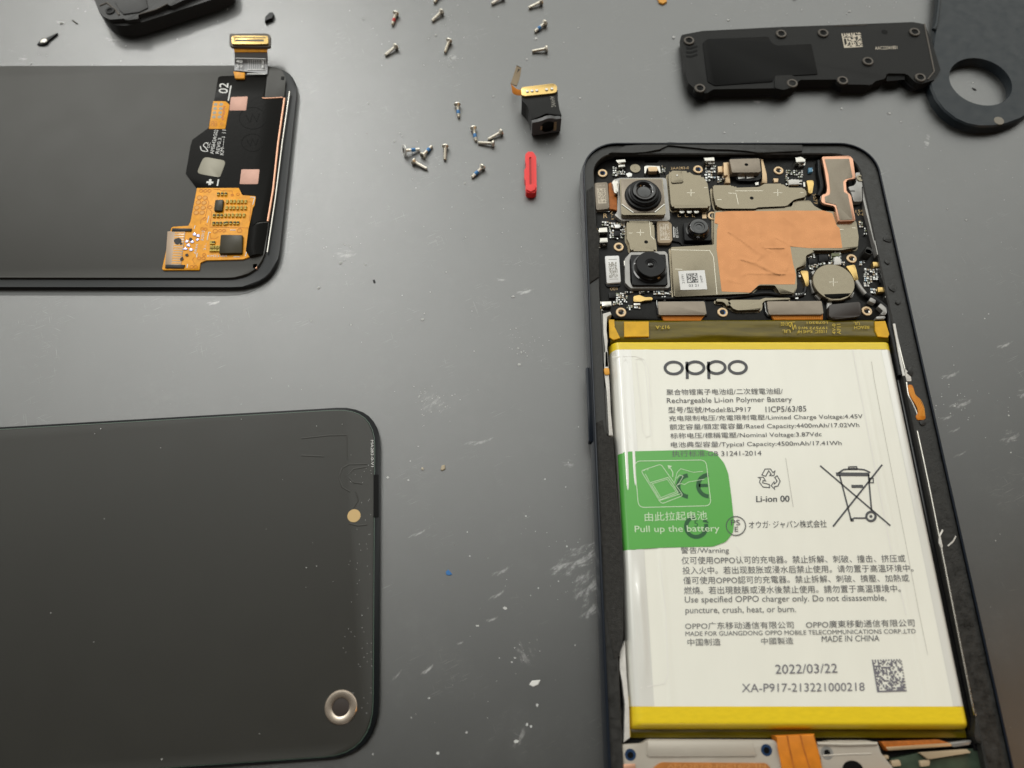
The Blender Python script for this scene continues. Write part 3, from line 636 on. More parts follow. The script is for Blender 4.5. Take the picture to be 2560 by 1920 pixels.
obj('cable_clip', bm, 'silver_paint', phone)
# board to board connectors above the battery
fl = part('battery_flex', 'flex_deep', phone, lambda bm: prism(bm, pts(.5, 'G', (1280, 915), (1900, 915), (1835, 1005), (1330, 1005)), .42, .50, .01))
bm = NB()
for i in range(26): stroke(bm, pts(.503, 'G', (1310 + 22 * i + (i % 5) * 4, 930), (1318 + 20 * i, 1000)), .008, .503)
obj('trace', bm, 'orange_trace', fl)
part('connector_plate', 'shield_grey', fl, lambda bm: prism(bm, rnd(pts(.56, 'G', (1240, 742), (1888, 738), (1916, 905), (1905, 922), (1256, 924)), .02), .42, .56, .015))
fl2 = part('battery_flex', 'flex_deep', phone, lambda bm: prism(bm, pts(.5, 'H', (458, 815), (1052, 812), (1050, 880), (512, 882)), .42, .50, .01))
bm = NB()
for i in range(24): stroke(bm, pts(.503, 'H', (490 + 23 * i, 828), (520 + 22 * i, 875)), .008, .503)
obj('trace', bm, 'orange_light', fl2)
part('connector_plate', 'shield_grey', fl2, lambda bm: prism(bm, rnd(pts(.56, 'H', (430, 678), (1035, 674), (1056, 805), (1045, 822), (455, 824)), .02), .42, .56, .015))
part('connector_gasket', 'black_plastic', board, lambda bm: prism(bm, rnd(pts(.5, 'H', (395, 690), (1050, 665), (1070, 840), (440, 845), (412, 800)), .02), .42, .49, .01))
part('connector_gasket', 'black_plastic', board, lambda bm: prism(bm, rnd(pts(.5, 'G', (1215, 740), (1900, 725), (1935, 930), (1270, 945), (1235, 900)), .02), .42, .49, .01))
part('brown_pad', 'graphite_dark' if 'graphite_dark' in MATS else 'graphite', phone, lambda bm: prism(bm, rnd(pts(.58, 'H', (1118, 715), (1462, 682), (1474, 825), (1435, 848), (1170, 876), (1116, 840)), .05), .45, .58, .015))
mat('brown_gloss', (.035, .026, .022), .34); bpy.data.objects['brown_pad'].data.materials[0] = MATS['brown_gloss']
part('foam_tab', 'chip_white', board, lambda bm: prism(bm, pts(.5, 'H', (1100, 695), (1150, 690), (1140, 745), (1102, 750)), .42, .5))
shield_can('shield_can', rnd(pts(.54, 'H', (-5, 690), (35, 662), (372, 660), (395, 640), (690, 640), (685, 660), (420, 668), (382, 690), (372, 745), (350, 768), (110, 776), (60, 760)), .02), .42, .54, bev=.02)
shield_can('shield_can', rnd(pts(.54, 'G', (2050, 705), (2190, 705), (2230, 740), (2260, 780), (2200, 800), (2150, 742), (2050, 738)), .02), .42, .54, bev=.02)

# inner edge on the right: silver wall, channel, flex
bm = NB(); prism(bm, pts(.58, 'F', (1690, 640), (1712, 660), (1752, 880), (1800, 1030), (1880, 1150), (1950, 1460), (1900, 1490), (1850, 1400), (1830, 1330), (1780, 1130), (1735, 960), (1700, 800)), .35, .58, .015)
obj('silver_wall', bm, 'silver_paint', phone); bm = NB()
prism(bm, pts(.60, 'H', (1615, 0), (1680, 5), (1722, 130), (1700, 195), (1650, 160)), .35, .60, .02); obj('silver_wall', bm, 'silver_paint', phone); bm = NB(); prism(bm, pts(.58, 'H', (1800, 690), (1840, 680), (1850, 750), (1880, 850), (1840, 855)), .3, .58, .01)
obj('silver_wall', bm, 'silver_paint', phone)
part('orange_flex_end', 'flex_deep', phone, lambda bm: prism(bm, rnd(pts(.61, 'H', (1815, 848), (1880, 850), (1892, 905), (1830, 925)), .02), .55, .61, .01))
oz = .635
fx = part('antenna_flex', 'flex_deep', phone, lambda bm: prism(bm, rnd(pts(oz, 'R', (372, 510), (400, 498), (425, 520), (450, 610), (500, 660), (535, 740), (558, 850), (545, 868), (470, 870), (455, 825), (480, 800), (470, 740), (420, 660), (385, 600)), .03), .58, oz, .01))
bm = NB()
for k in range(5): stroke(bm, smooth_path([(x, y, 0) for x, y in pts(oz, 'R', (383 + k * 9, 530 + 2 * k), (405 + k * 11, 610), (450 + k * 14, 690 - k * 6), (488 + k * 13, 780 - k * 8), (492 + k * 14, 830))], 4), .008, oz + .002)
obj('trace', bm, 'orange_light', fx)
part('adhesive_strip', 'residue_white', phone, lambda bm: prism(bm, pts(.62, 'R', (335, 335), (365, 360), (405, 430), (408, 470), (362, 470), (348, 420)), .55, .63, .01))
cable('bright_wire', 'bright_steel', .02, .61, 'R', (358, 480), (378, 610), (420, 700), (452, 770), (470, 815))
part('channel_gloss', 'lens_gloss', phone, lambda bm: prism(bm, [(8.335, -.8), (8.405, -.8), (8.405, 7.6), (8.335, 7.6)], .2, .46, .02))
cable('edge_highlight', 'bright_steel', .018, .605, 'R', (258, 0), (300, 180), (340, 340))
cable('edge_highlight', 'bright_steel', .019, .612, 'R', (470, 985), (545, 1330), (612, 1650), 'U', (345, 320), (445, 830), (610, 1659), 'L', (1540, 1270))  # highlight lines along the inner ledge, put in as bright tubes
cable('white_cable', 'chip_white', .028, .60, 'H', (1836, 930), (1868, 1100), (1903, 1300), (1945, 1504))
part('side_channel', 'channel_grey', phone, lambda bm: prism(bm, pts(.5, 'R', (215, 0), (252, 0), (300, 190), (350, 420), (380, 640), (455, 830), (430, 830), (350, 640), (318, 420), (262, 190)), .3, .5, .01))
part('clear_glue', 'residue_white', phone, lambda bm: [prism(bm, pts(.63, 'U', *q), .6, .632, .005) for q in ([(345, 310), (370, 265), (380, 275), (352, 320), (375, 400), (365, 420), (345, 370)], [(410, 395), (455, 355), (475, 315), (482, 325), (462, 365), (420, 402)])] and None)
bm = NB()
rd = random.Random(4)
for c_, u, v, r in (('H', 1760, 240, 30), ('H', 1820, 530, 45), ('H', 1880, 690, 30), ('H', 1550, 130, 40), ('R', 400, 370, 40), ('R', 530, 900, 40), ('F', 2010, 1290, 50), ('F', 1770, 1440, 50)):
    bm = NB(); p = pt(c_, u, v, .63); prism(bm, [(p.x + r / 500 * cos(a) * rd.uniform(.6, 1.2), p.y + r / 430 * sin(a) * rd.uniform(.6, 1.2)) for a in [k * .7 for k in range(9)]], .4, .64, .010, 2); obj('black_sealant', bm, 'black_ledge', phone)

# small surface-mount parts: about ninety of their own and the rest as one mass
chip_meshes = {}
def chip_mesh(kind, w, h, t):
    key = (kind, round(w, 3), round(h, 3))
    if key not in chip_meshes:
        bm = NB(); box(bm, (0, 0), w, h, 0, t, 0, 0, .004)
        if kind == 'cap':
            box(bm, (-w * .40, 0), w * .24, h * 1.04, 0, t + .003, 0, 1); box(bm, (w * .40, 0), w * .24, h * 1.04, 0, t + .003, 0, 1)
        me = bpy.data.meshes.new('chip_part'); bm.to_mesh(me); bm.free()
        chip_meshes[key] = me
    return chip_meshes[key]
RECTS = [('E', 610, 430, 680, 560, 8), ('E', 670, 470, 790, 560, 16), ('E', 1290, 410, 1350, 520, 10), ('E', 1890, 400, 2040, 640, 22), ('E', 2060, 560, 2160, 650, 8), ('E', 470, 1180, 560, 1250, 6), ('E', 560, 1200, 790, 1300, 22), ('E', 570, 1300, 640, 1420, 8), ('E', 720, 1290, 790, 1420, 14),
         ('E', 640, 1380, 720, 1430, 5), ('G', 660, 620, 770, 760, 20), ('G', 770, 660, 820, 760, 8), ('G', 620, 740, 760, 790, 10), ('G', 780, 600, 900, 640, 8), ('G', 980, 600, 1120, 640, 8), ('G', 1170, 590, 1430, 650, 16), ('G', 1290, 670, 1360, 730, 4), ('G', 800, 790, 1010, 860, 14),
         ('F', 720, 430, 940, 520, 22), ('F', 720, 520, 760, 620, 8), ('F', 880, 500, 930, 620, 8), ('F', 1000, 400, 1060, 460, 4), ('F', 790, 540, 880, 610, 6), ('F', 1640, 1080, 1700, 1150, 6), ('F', 1700, 1110, 1740, 1250, 6),
         ('H', 880, 160, 960, 220, 8), ('H', 890, 270, 1000, 330, 10), ('H', 1000, 230, 1100, 280, 8), ('H', 1110, 160, 1160, 270, 8), ('H', 1160, 140, 1250, 290, 12), ('H', 1240, 240, 1290, 290, 4), ('H', 1500, 320, 1560, 520, 16), ('H', 1560, 320, 1660, 480, 16), ('H', 1560, 540, 1660, 600, 5), ('H', 1440, 230, 1520, 290, 3), ('H', 780, 360, 830, 420, 3), ('H', 740, 590, 850, 660, 4)]
slots_all = []
rd = random.Random(11)
for (c_, u0, v0, u1, v1, n_) in RECTS:
    s_ = CR[c_][2]; cols = max(1, round(math.sqrt(n_ * (u1 - u0) / (v1 - v0)))); rows = max(1, math.ceil(n_ / cols))
    for k in range(n_):
        i, j = k % cols, k // cols
        u = u0 + (i + .5 + rd.uniform(-.18, .18)) * (u1 - u0) / cols; v = v0 + (j + .5 + rd.uniform(-.18, .18)) * (v1 - v0) / rows
        w = min((u1 - u0) / cols, 45) * rd.uniform(.5, .85) / s_ / 108; h = min((v1 - v0) / rows, 34) * rd.uniform(.45, .75) / s_ / 90
        slots_all.append((c_, u, v, w, h))
order = sorted(range(len(slots_all)), key=lambda i: -slots_all[i][3] * slots_all[i][4])
tones = ['chip_tan', 'chip_white', 'chip_silver', 'chip_olive', 'chip_black', 'chip_tan', 'chip_silver', 'chip_blue', 'chip_silver', 'chip_white']
mass = NB()
for k, i in enumerate(order):
    c_, u, v, w, h = slots_all[i]; p = pt(c_, u, v, .46); rot = 0 if rd.random() < .6 else pi / 2
    tone = rd.randrange(len(tones))
    if k < 95:
        me = chip_mesh('cap', w, h, rd.uniform(.03, .06)); me = me.copy(); me.materials.append(MATS[tones[tone]]); me.materials.append(MATS['chip_silver'])
        o = bpy.data.objects.new('chip_capacitor', me); C.objects.link(o); o.parent = board; o.location = Vector((p.x, p.y, ZB - .002)) - off(board); o.rotation_euler = (0, 0, rot)
    else:
        box(mass, (p.x, p.y), w, h, ZB - .002, ZB + .035, rot, tone % 5)
        if tone % 5 != 4: box(mass, (p.x - w * .45 * cos(rot), p.y - w * .45 * sin(rot)), w * .2, h * 1.05, ZB - .002, ZB + .038, rot, 2)
tag(obj('chip_resistor', mass, tones[:5], board), kind='stuff')
def chip(m, z, c_, *q, name='chip'): return part(name, m, board, lambda bm: prism(bm, rnd(pts(z, c_, *q), .008, 2), .42, z, .008))
chip('chip_black', .50, 'E', (635, 1310), (720, 1305), (725, 1380), (640, 1385)); chip('chip_black', .50, 'G', (560, 615), (650, 615), (660, 690), (570, 690))
chip('chip_black', .50, 'H', (1005, 160), (1100, 158), (1115, 235), (1010, 240)); chip('chip_black', .50, 'H', (890, 200), (965, 200), (975, 265), (895, 268)); chip('chip_black', .50, 'H', (1660, 380), (1740, 380), (1755, 470), (1680, 475))
chip('chip_white', .52, 'H', (1175, 190), (1240, 188), (1255, 270), (1185, 272)); chip('chip_white', .51, 'F', (760, 550), (895, 545), (900, 605), (770, 610)); chip('chip_olive', .50, 'H', (1145, 142), (1235, 142), (1240, 175), (1150, 178))
chip('chip_silver', .52, 'E', (640, 1225), (720, 1215), (730, 1255), (700, 1275), (655, 1272)); chip('chip_silver', .52, 'E', (800, 520), (850, 500), (890, 520), (880, 560), (830, 568)); chip('bright_steel', .5, 'G', (910, 760), (1000, 762), (1000, 795), (912, 795))
chip('chip_blue', .50, 'F', (1010, 400), (1062, 395), (1065, 450), (1015, 455)); chip('gold_pale', .53, 'E', (2070, 420), (2135, 415), (2140, 500), (2080, 502)); chip('gold_pale', .60, 'E', (2150, 370), (2212, 360), (2212, 540), (2160, 545))
chip('gold_pale', .50, 'F', (570, 530), (635, 532), (630, 580), (585, 582)); chip('bright_steel', .5, 'F', (340, 580), (385, 575), (385, 615), (345, 620)); chip('bright_steel', .5, 'F', (945, 580), (970, 575), (972, 640), (950, 640))
cable('dark_pipe', 'glass_edge', .06, .50, 'F', (1140, 320), (1150, 480), (1175, 640), (1130, 760), parent=phone)
texts('printed_text', 'ink_gold', board, ZB + .003, (('2AA282-0', ('E', 1420, 462), ('E', 1672, 457), ('E', 1418, 428)), ('100', ('G', 680, 542), ('G', 582, 545), ('G', 682, 583)), ('154', ('F', 1605, 965), ('F', 1705, 955), ('F', 1603, 930)), ('V-8', ('F', 1620, 1005), ('F', 1715, 998), ('F', 1618, 970)),
                     ('V-1', ('E', 580, 1045), ('E', 600, 1155), ('E', 615, 1040)), ('R', ('E', 490, 1135), ('E', 545, 1130), ('E', 490, 1075)), ('5577', ('F', 1065, 730), ('F', 1080, 860), ('F', 1110, 725)), ('1', ('F', 1640, 1115), ('F', 1665, 1110), ('F', 1640, 1070))))
bm = NB(); stroke(bm, pts(.445, 'E', (380, 1050), (570, 1045), (600, 1010)), .012, .446); stroke(bm, pts(.445, 'G', (1220, 735), (1225, 800), (1260, 940)), .01, .492); stroke(bm, pts(.445, 'H', (398, 690), (412, 800), (440, 842)), .01, .492); stroke(bm, pts(.445, 'F', (1170, 700), (1165, 800), (1190, 850), (1300, 880)), .012, .446)
obj('board_outline', bm, 'chip_silver', board)

# ------------------------------------------------------------------ battery
BX0, BX1, BY0, BY1, BT = 2.15, 8.33, -.46, 7.33, .62
battery = part('battery', 'pouch_dark', phone, lambda bm: prism(bm, rrect(BX0 + .1, BY0 + .1, BX1 - .1, 7.85, .1, 4), .22, .44, .02))
def prof_h(d, r, h):      # fall of the edge at distance d from it
    if d >= r: return h
    t = 1 - d / r; return h * math.sqrt(max(0.0, 1 - t * t))
def pouch(bm, x0, x1, y0, y1, d=0.0, nx=44, ny=24, wob=0.0, ridge=0.0):
    import mathutils
    gx = []
    for i in range(nx + 1):
        t = i / nx; gx.append(x0 + (x1 - x0) * (t + .0 if False else (.5 - .5 * cos(pi * t)) * .6 + t * .4))
    gy = [y0 + (y1 - y0) * ((.5 - .5 * cos(pi * j / ny)) * .6 + j / ny * .4) for j in range(ny + 1)]
    V = []
    for y in gy:
        row = []
        for x in gx:
            fx_ = min(prof_h(x - BX0, .19, 1), prof_h(BX1 - x, .19, 1)); fy_ = min(prof_h(y - BY0, .13, 1), prof_h(BY1 - y, .07, 1))
            z = .26 + (BT - .26) * fx_ * fy_ + d
            z += ridge * (.006 * math.exp(-((x - 2.9 - .03 * sin(y)) / .05) ** 2) + .004 * math.exp(-((x - 7.55) / .03) ** 2))
            z += wob * mathutils.noise.noise((x * 1.3, y * .35, 2))
            row.append(bm.verts.new((x, y, z)))
        V.append(row)
    for a, b in zip(V, V[1:]):
        for i in range(nx): bm.faces.new((a[i], a[i + 1], b[i + 1], b[i]))
part('label_sheet', 'label_white', battery, pouch, BX0, BX1, -.065, 7.10, 0, 240, 40, .006, 1.0, ang=180)
part('yellow_tape', 'tape_yellow', battery, pouch, BX0, BX1, 7.10, BY1, .003, 60, 16, ang=180)
part('yellow_tape', 'tape_yellow', battery, pouch, BX0, BX1, BY0, -.065, .003, 60, 24, ang=180)
# protection board under olive tape at the head of the pouch
def olive(bm):
    import mathutils
    nx, ny = 70, 18; V = []
    for j in range(ny + 1):
        row = []
        for i in range(nx + 1):
            x = BX0 + .02 + (BX1 - BX0 - .04) * i / nx; y = 7.33 + .58 * j / ny
            t = j / ny; z = .47 + .05 * sin(pi * t) + .012 * sin(t * 9 + 1.2 * mathutils.noise.noise((x * .5, 0, 4))) + .012 * mathutils.noise.noise((x * .8, y * 5, 3))
            if j in (0, ny): z = .30
            row.append(bm.verts.new((x, y, z)))
        V.append(row)
    for a, b in zip(V, V[1:]):
        for i in range(nx): bm.faces.new((a[i], a[i + 1], b[i + 1], b[i]))
ol = part('head_tape', 'tape_olive', battery, olive, ang=180)
part('amber_patch', 'tape_amber', battery, lambda bm: prism(bm, pts(.55, 'G', (775, 1020), (1115, 1018), (1118, 1222), (778, 1225)), .5, .556))
part('amber_patch', 'tape_amber', battery, lambda bm: prism(bm, pts(.55, 'G', (565, 985), (640, 990), (645, 1090), (690, 1180), (720, 1240), (630, 1265), (575, 1230)), .5, .545))
part('amber_patch', 'tape_amber', battery, lambda bm: prism(bm, pts(.55, 'H', (1625, 900), (1740, 895), (1785, 1040), (1770, 1075), (1660, 1065), (1630, 1000)), .5, .545))
texts('printed_text', 'ink_yellow', battery, .556, (('917-A', ('G', 1405, 1068), ('G', 1210, 1072), ('G', 1408, 1115)), ('REACH', ('H', 1560, 948), ('H', 1396, 952), ('H', 1562, 982)), ('UL', ('H', 1455, 905), ('H', 1390, 905), ('H', 1458, 938)), ('E102', ('H', 660, 905), ('H', 582, 908), ('H', 662, 945)),
                     ('94V-0', ('H', 880, 955), ('H', 778, 958), ('H', 882, 985)), ('UL', ('H', 690, 990), ('H', 600, 992), ('H', 692, 1025)), ('RoHS HF', ('H', 930, 995), ('H', 765, 998), ('H', 932, 1028)), ('1102C', ('H', 1090, 995), ('H', 965, 997), ('H', 1092, 1028)),
                     ('197572', ('H', 1095, 958), ('H', 900, 960), ('H', 1097, 985)), ('1078301', ('H', 1100, 900), ('H', 870, 902), ('H', 1102, 925)), ('4V-0', ('H', 1192, 1040), ('H', 1188, 925), ('H', 1155, 1042)), ('AF11', ('H', 1250, 1040), ('H', 1245, 928), ('H', 1208, 1042))))
bm = NB()
stroke(bm, smooth_path([(x, y, 0) for x, y in pts(.556, 'H', (755, 985), (740, 940), (720, 990), (705, 910), (690, 960), (672, 915), (740, 905))], 4), .014, .556)
obj('certification_logo', bm, 'ink_yellow', battery)
# clear wrap bulging along the left edge and fine film seams
mat('film_side', (.80, .795, .745), .30, coat=1.0, bump=.3, bscale=1.2, stretch=(2, .4, 1))
MATS['film_side'].node_tree.nodes['Principled BSDF'].inputs['Coat IOR'].default_value = 2.0
MATS['film_side'].node_tree.nodes['Principled BSDF'].inputs['Coat Roughness'].default_value = .04
def side_film(bm, x0, x1, folds):
    import mathutils
    nx, ny = 64, 70; V = []
    for j in range(ny + 1):
        y = -.06 + 7.15 * j / ny; row = []
        for i in range(nx + 1):
            x = x0 + (x1 - x0) * i / nx
            z = .26 + (BT - .26) * min(prof_h(x - BX0, .19, 1), prof_h(BX1 - x, .19, 1)) + .003
            for fx0, w, h, ya, yb, sway in folds:
                z += h * math.exp(-((x - fx0 - sway * sin(y * 1.2) - .02 * mathutils.noise.noise((y * 1.5, fx0, 0))) / w) ** 2) / (1 + math.exp((ya - y) * 7)) / (1 + math.exp((y - yb) * 7))
            row.append(bm.verts.new((x, y, z)))
        V.append(row)
    for a, b in zip(V, V[1:]):
        for i in range(nx): bm.faces.new((a[i], a[i + 1], b[i + 1], b[i]))
part('side_film', 'film_side', battery, side_film, BX0 + .004, BX0 + .44, [(BX0 + .27, .085, .034, .45, 2.15, .03), (BX0 + .20, .05, .010, 3.9, 7.0, .01), (BX0 + .36, .05, .008, 3.9, 6.9, .01)], ang=180)
part('side_film', 'film_side', battery, side_film, BX1 - .30, BX1 - .004, [(BX1 - .2, .06, .006, -1, 9, .01)], ang=180)
part('tape_flap', 'tape_olive', battery, lambda bm: prism(bm, [(BX0 + .02, -.60), (BX1 - .02, -.60), (BX1 - .02, -.42), (BX0 + .02, -.42)], .2, .36, .03))
part('tape_flap', 'tape_yellow', battery, lambda bm: prism(bm, [(BX0 - .02, -.58), (BX0 + .015, -.58), (BX0 + .015, .1), (BX0 - .02, .1)], .2, .40, .01))
ZT = BT + .0095
mat('film_seam', (.86, .84, .80), .3, coat=.3); mat('film_crease', (.52, .50, .46), .4)
bm = NB()
stroke(bm, pts(ZT, 'J', (995, 45), (1090, 560), (1300, 1640), 'L', (1045, 560)), .02, ZT - .0014, mi=0); stroke(bm, pts(ZT, 'J', (1145, 140), (1160, 250), (1260, 780), (1420, 1600), 'L', (1140, 560), (1200, 850)), .008, ZT - .0014, mi=1)
stroke(bm, pts(ZT, 'J', (460, 910), (520, 1300)), .01, ZT - .0014, mi=1)
obj('film_edge', bm, ['film_seam', 'film_crease'], battery)
bm = NB()
for q in ([(365, 40), (560, 35), (630, 60), (665, 130), (690, 450)], [(455, 80), (480, 60), (500, 90), (545, 690), (520, 705), (490, 650), (455, 90)], [(560, 60), (610, 60), (640, 110), (690, 690), (650, 705), (620, 640), (565, 70)]):
    stroke(bm, pts(ZT, 'I', *q), .012, ZT - .001)
stroke(bm, pts(ZT, 'K', (655, 170), (700, 540), (715, 990), (690, 1055), (520, 1085)), .012, ZT - .001); stroke(bm, pts(ZT, 'K', (1205, 70), (1255, 150)), .014, ZT - .001)
obj('film_emboss', bm, 'film_seam', battery)

# green pull sticker
gs = part('pull_sticker', 'sticker_green', battery, lambda bm: None if False else green(bm)) if False else None
def green(bm):
    import mathutils
    p = rnd(pts(ZT, 'I', (448, 832), (520, 824), (1000, 812), (1130, 810), (1225, 838), (1295, 920), (1330, 1010), (1355, 1200), (1378, 1420), (1368, 1500), (1310, 1575), (1200, 1615), (800, 1622), (512, 1640)), .06)
    sheet(bm, p, ZT - .0005)
gs = part('pull_sticker', 'sticker_green', battery, green)
# wrap of the sticker down the rounded side
def green_side(bm):
    ya = pt('I', 424, 838, ZT).y; yb = pt('I', 486, 1640, ZT).y; V = []
    for y in (ya, (ya + yb) / 2, yb):
        row = []
        for k in range(9):
            x = BX0 + .012 + (.26) * k / 8; row.append(bm.verts.new((x, y, .26 + (BT - .26) * prof_h(x - BX0, .19, 1) + .007)))
        V.append(row)
    for a, b in zip(V, V[1:]):
        for i in range(8): bm.faces.new((a[i], a[i + 1], b[i + 1], b[i]))
part('sticker_fold', 'sticker_green', gs, green_side, ang=180)
Z2 = ZT + .0015
bm = NB()
def I(*q): return pts(Z2, 'I', *q)
def Iell(cu, cv, ru, rv, n=24, a0=0, a1=2 * pi):
    return I(*[(cu + ru * cos(a0 + (a1 - a0) * i / (n - 1)), cv + rv * sin(a0 + (a1 - a0) * i / (n - 1))) for i in range(n)])
stroke(bm, Iell(1000, 1112, 85, 88, 20, 1.62, 4.65), .085, Z2); stroke(bm, Iell(1172, 1108, 92, 90, 20, 1.62, 4.65), .085, Z2); stroke(bm, I((1085, 1108), (1160, 1106)), .07, Z2)
stroke(bm, Iell(1063, 1450, 84, 84, 30, -.3, 4.6), .08, Z2); sheet(bm, I((1115, 1410), (1170, 1420), (1135, 1375)), Z2); text(bm, '5', ('I', 1048, 1450), ('I', 1080, 1449), ('I', 1046, 1398), Z2)
obj('underprint', bm, 'ink_green', gs)
Z3 = Z2 + .0015
bm = NB()
def Iw(w, *q, cl=False): stroke(bm, pts(Z3, 'I', *q), w, Z3, cl)
stroke(bm, rnd(pts(Z3, 'I', (552, 905), (1145, 895), (1188, 1275), (585, 1290)), .13, 8), .014, Z3, True)
stroke(bm, rnd(pts(Z3, 'I', (605, 985), (770, 930), (955, 1190), (775, 1260)), .06, 6), .012, Z3, True)
Iw(.012, (680, 1085), (830, 1040), (915, 1165), (765, 1225), cl=True); Iw(.010, (700, 1092), (822, 1055), (897, 1158), (770, 1208), cl=True); Iw(.010, (690, 1105), (640, 1010)); Iw(.012, (750, 1235), (935, 1175))
Iw(.010, (1120, 990), (1040, 998), (935, 968), (905, 1000), (888, 1065), (880, 1090), (900, 1110), (925, 1085), (955, 1030), (925, 1020), (900, 1050)); Iw(.010, (1130, 1055), (1000, 1078), (965, 1100), (940, 1090), (915, 1100)); Iw(.010, (625, 985), (640, 982)); Iw(.010, (655, 978), (668, 974))
Iw(.016, (868, 1035), (870, 1000), (845, 955)); sheet(bm, pts(Z3, 'I', (825, 940), (862, 945), (838, 972)), Z3)
texts('pull_text', 'ink_pale', gs, Z3, (('由此拉起电池', ('I', 638, 1405), ('I', 1155, 1392), ('I', 634, 1330)), ('Pull up the battery', ('I', 556, 1512), ('I', 1260, 1505), ('I', 552, 1442))))
obj('pull_instruction', bm, 'ink_pale', gs)

# printing on the white label
bm = NB()
def Ir(cu, cv, ru, rv, w): stroke(bm, pts(ZT, 'I', *[(cu + ru * cos(2 * pi * i / 40), cv + rv * sin(2 * pi * i / 40)) for i in range(40)]), w, ZT, True)
for cu, cv in ((877, 132), (1056, 130), (1232, 128), (1408, 127)): Ir(cu, cv, 72, 50, .062)
for u in (976, 1155): sheet(bm, pts(ZT, 'I', (u - 2, 80), (u + 22, 80), (u + 26, 222), (u + 2, 223)), ZT)
obj('printed_logo', bm, 'ink_dark', battery)
texts('specification_text', 'ink_text', battery, Z3, (('聚合物锂离子电池组/二次鋰電池組/', ('I', 818, 358), ('I', 1785, 348), ('I', 815, 308)), ('Rechargeable Li-ion Polymer Battery', ('I', 821, 436), ('I', 1860, 424), ('I', 819, 382)), ('型号/型號/Model:BLP917', ('I', 832, 506), ('I', 1522, 499), ('I', 830, 455)), ('1ICP5/63/85', ('I', 1640, 499), ('I', 1978, 492), ('I', 1638, 452)),
                     ('充电限制电压/充電限制電壓/Limited Charge Voltage:4.45V', ('I', 838, 580), ('J', 1078, 602), ('I', 836, 528)), ('额定容量/額定電容量/Rated Capacity:4400mAh/17.02Wh', ('I', 845, 652), ('J', 1050, 672), ('I', 843, 598)), ('标称电压/標稱電壓/Nominal Voltage:3.87Vdc', ('I', 850, 725), ('J', 750, 745), ('I', 848, 672)),
                     ('电池典型容量/Typical Capacity:4500mAh/17.41Wh', ('I', 853, 799), ('J', 908, 816), ('I', 853, 745)), ('执行标准:GB 31241-2014', ('I', 862, 870), ('I', 1605, 862), ('I', 862, 818))))
bm = NB()
def Jw(w, *q, cl=False): stroke(bm, pts(ZT, 'J', *q), w, ZT, cl)
Jw(.05, (735, 970), (1295, 1448)) if False else Jw(.032, (735, 970), (1295, 1448)); Jw(.032, (1230, 962), (838, 1455)); Jw(.075, (862, 1038), (1128, 1040)); Jw(.032, (890, 1045), (985, 1415)); Jw(.032, (1120, 1040), (1145, 1330)); Jw(.030, (1000, 1388), (1100, 1388))
Jw(.032, (880, 1030), (920, 1002), (1000, 993), (1090, 1003), (1135, 1025)); Jw(.024, (963, 980), (1026, 978), (1028, 1000), (965, 1000), cl=True); Jw(.062, (985, 1135), (1078, 1135)); Jw(.022, (1128, 1070), (1158, 1070), (1160, 1106), (1130, 1106), cl=True); Jw(.06, (978, 1402), (1003, 1402))
stroke(bm, pts(ZT, 'J', *[(1140 + 37 * cos(2 * pi * i / 24), 1375 + 36 * sin(2 * pi * i / 24)) for i in range(24)]), .045, ZT, True); sheet(bm, pts(ZT, 'J', *[(1140 + 12 * cos(2 * pi * i / 12), 1375 + 12 * sin(2 * pi * i / 12)) for i in range(12)]), ZT)
obj('crossed_bin_symbol', bm, 'ink_dark', battery)
bm = NB()
for q in ([(1608, 1020), (1635, 970), (1680, 970), (1700, 1000), (1718, 985), (1708, 1025), (1672, 1025), (1685, 1012), (1665, 985), (1640, 1030)], [(1735, 1025), (1760, 1070), (1742, 1110), (1712, 1118), (1714, 1138), (1685, 1108), (1710, 1075), (1712, 1095), (1735, 1070), (1715, 1040)], [(1672, 1125), (1618, 1120), (1588, 1080), (1598, 1050), (1578, 1040), (1620, 1038), (1640, 1070), (1618, 1065), (1615, 1085), (1670, 1098)]):
    stroke(bm, pts(ZT, 'I', *q), .018, ZT, True)
text(bm, 'Li-ion 00', ('I', 1560, 1245), ('I', 1835, 1241), ('I', 1560, 1194), ZT); text(bm, 'Li-ion 00', ('I', 1563, 1245), ('I', 1838, 1241), ('I', 1563, 1194), ZT + .0004)
obj('recycling_symbol', bm, 'ink_dark', battery)
bm = NB()
stroke(bm, pts(Z3, 'I', *[(1393 + 80 * cos(2 * pi * i / 40), 1442 + 78 * sin(2 * pi * i / 40)) for i in range(40)]), .018, Z3, True)
text(bm, 'PS', ('I', 1352, 1438), ('I', 1428, 1436), ('I', 1350, 1392), Z3); text(bm, 'E', ('I', 1384, 1490), ('I', 1412, 1489), ('I', 1383, 1450), Z3)
texts('maker_text', 'ink_dark', battery, ZT, (('オウガ· ジャパン株式会社', ('J', 168, 1472), ('J', 788, 1463), ('J', 165, 1412)),))
obj('safety_mark', bm, 'ink_dark', battery)
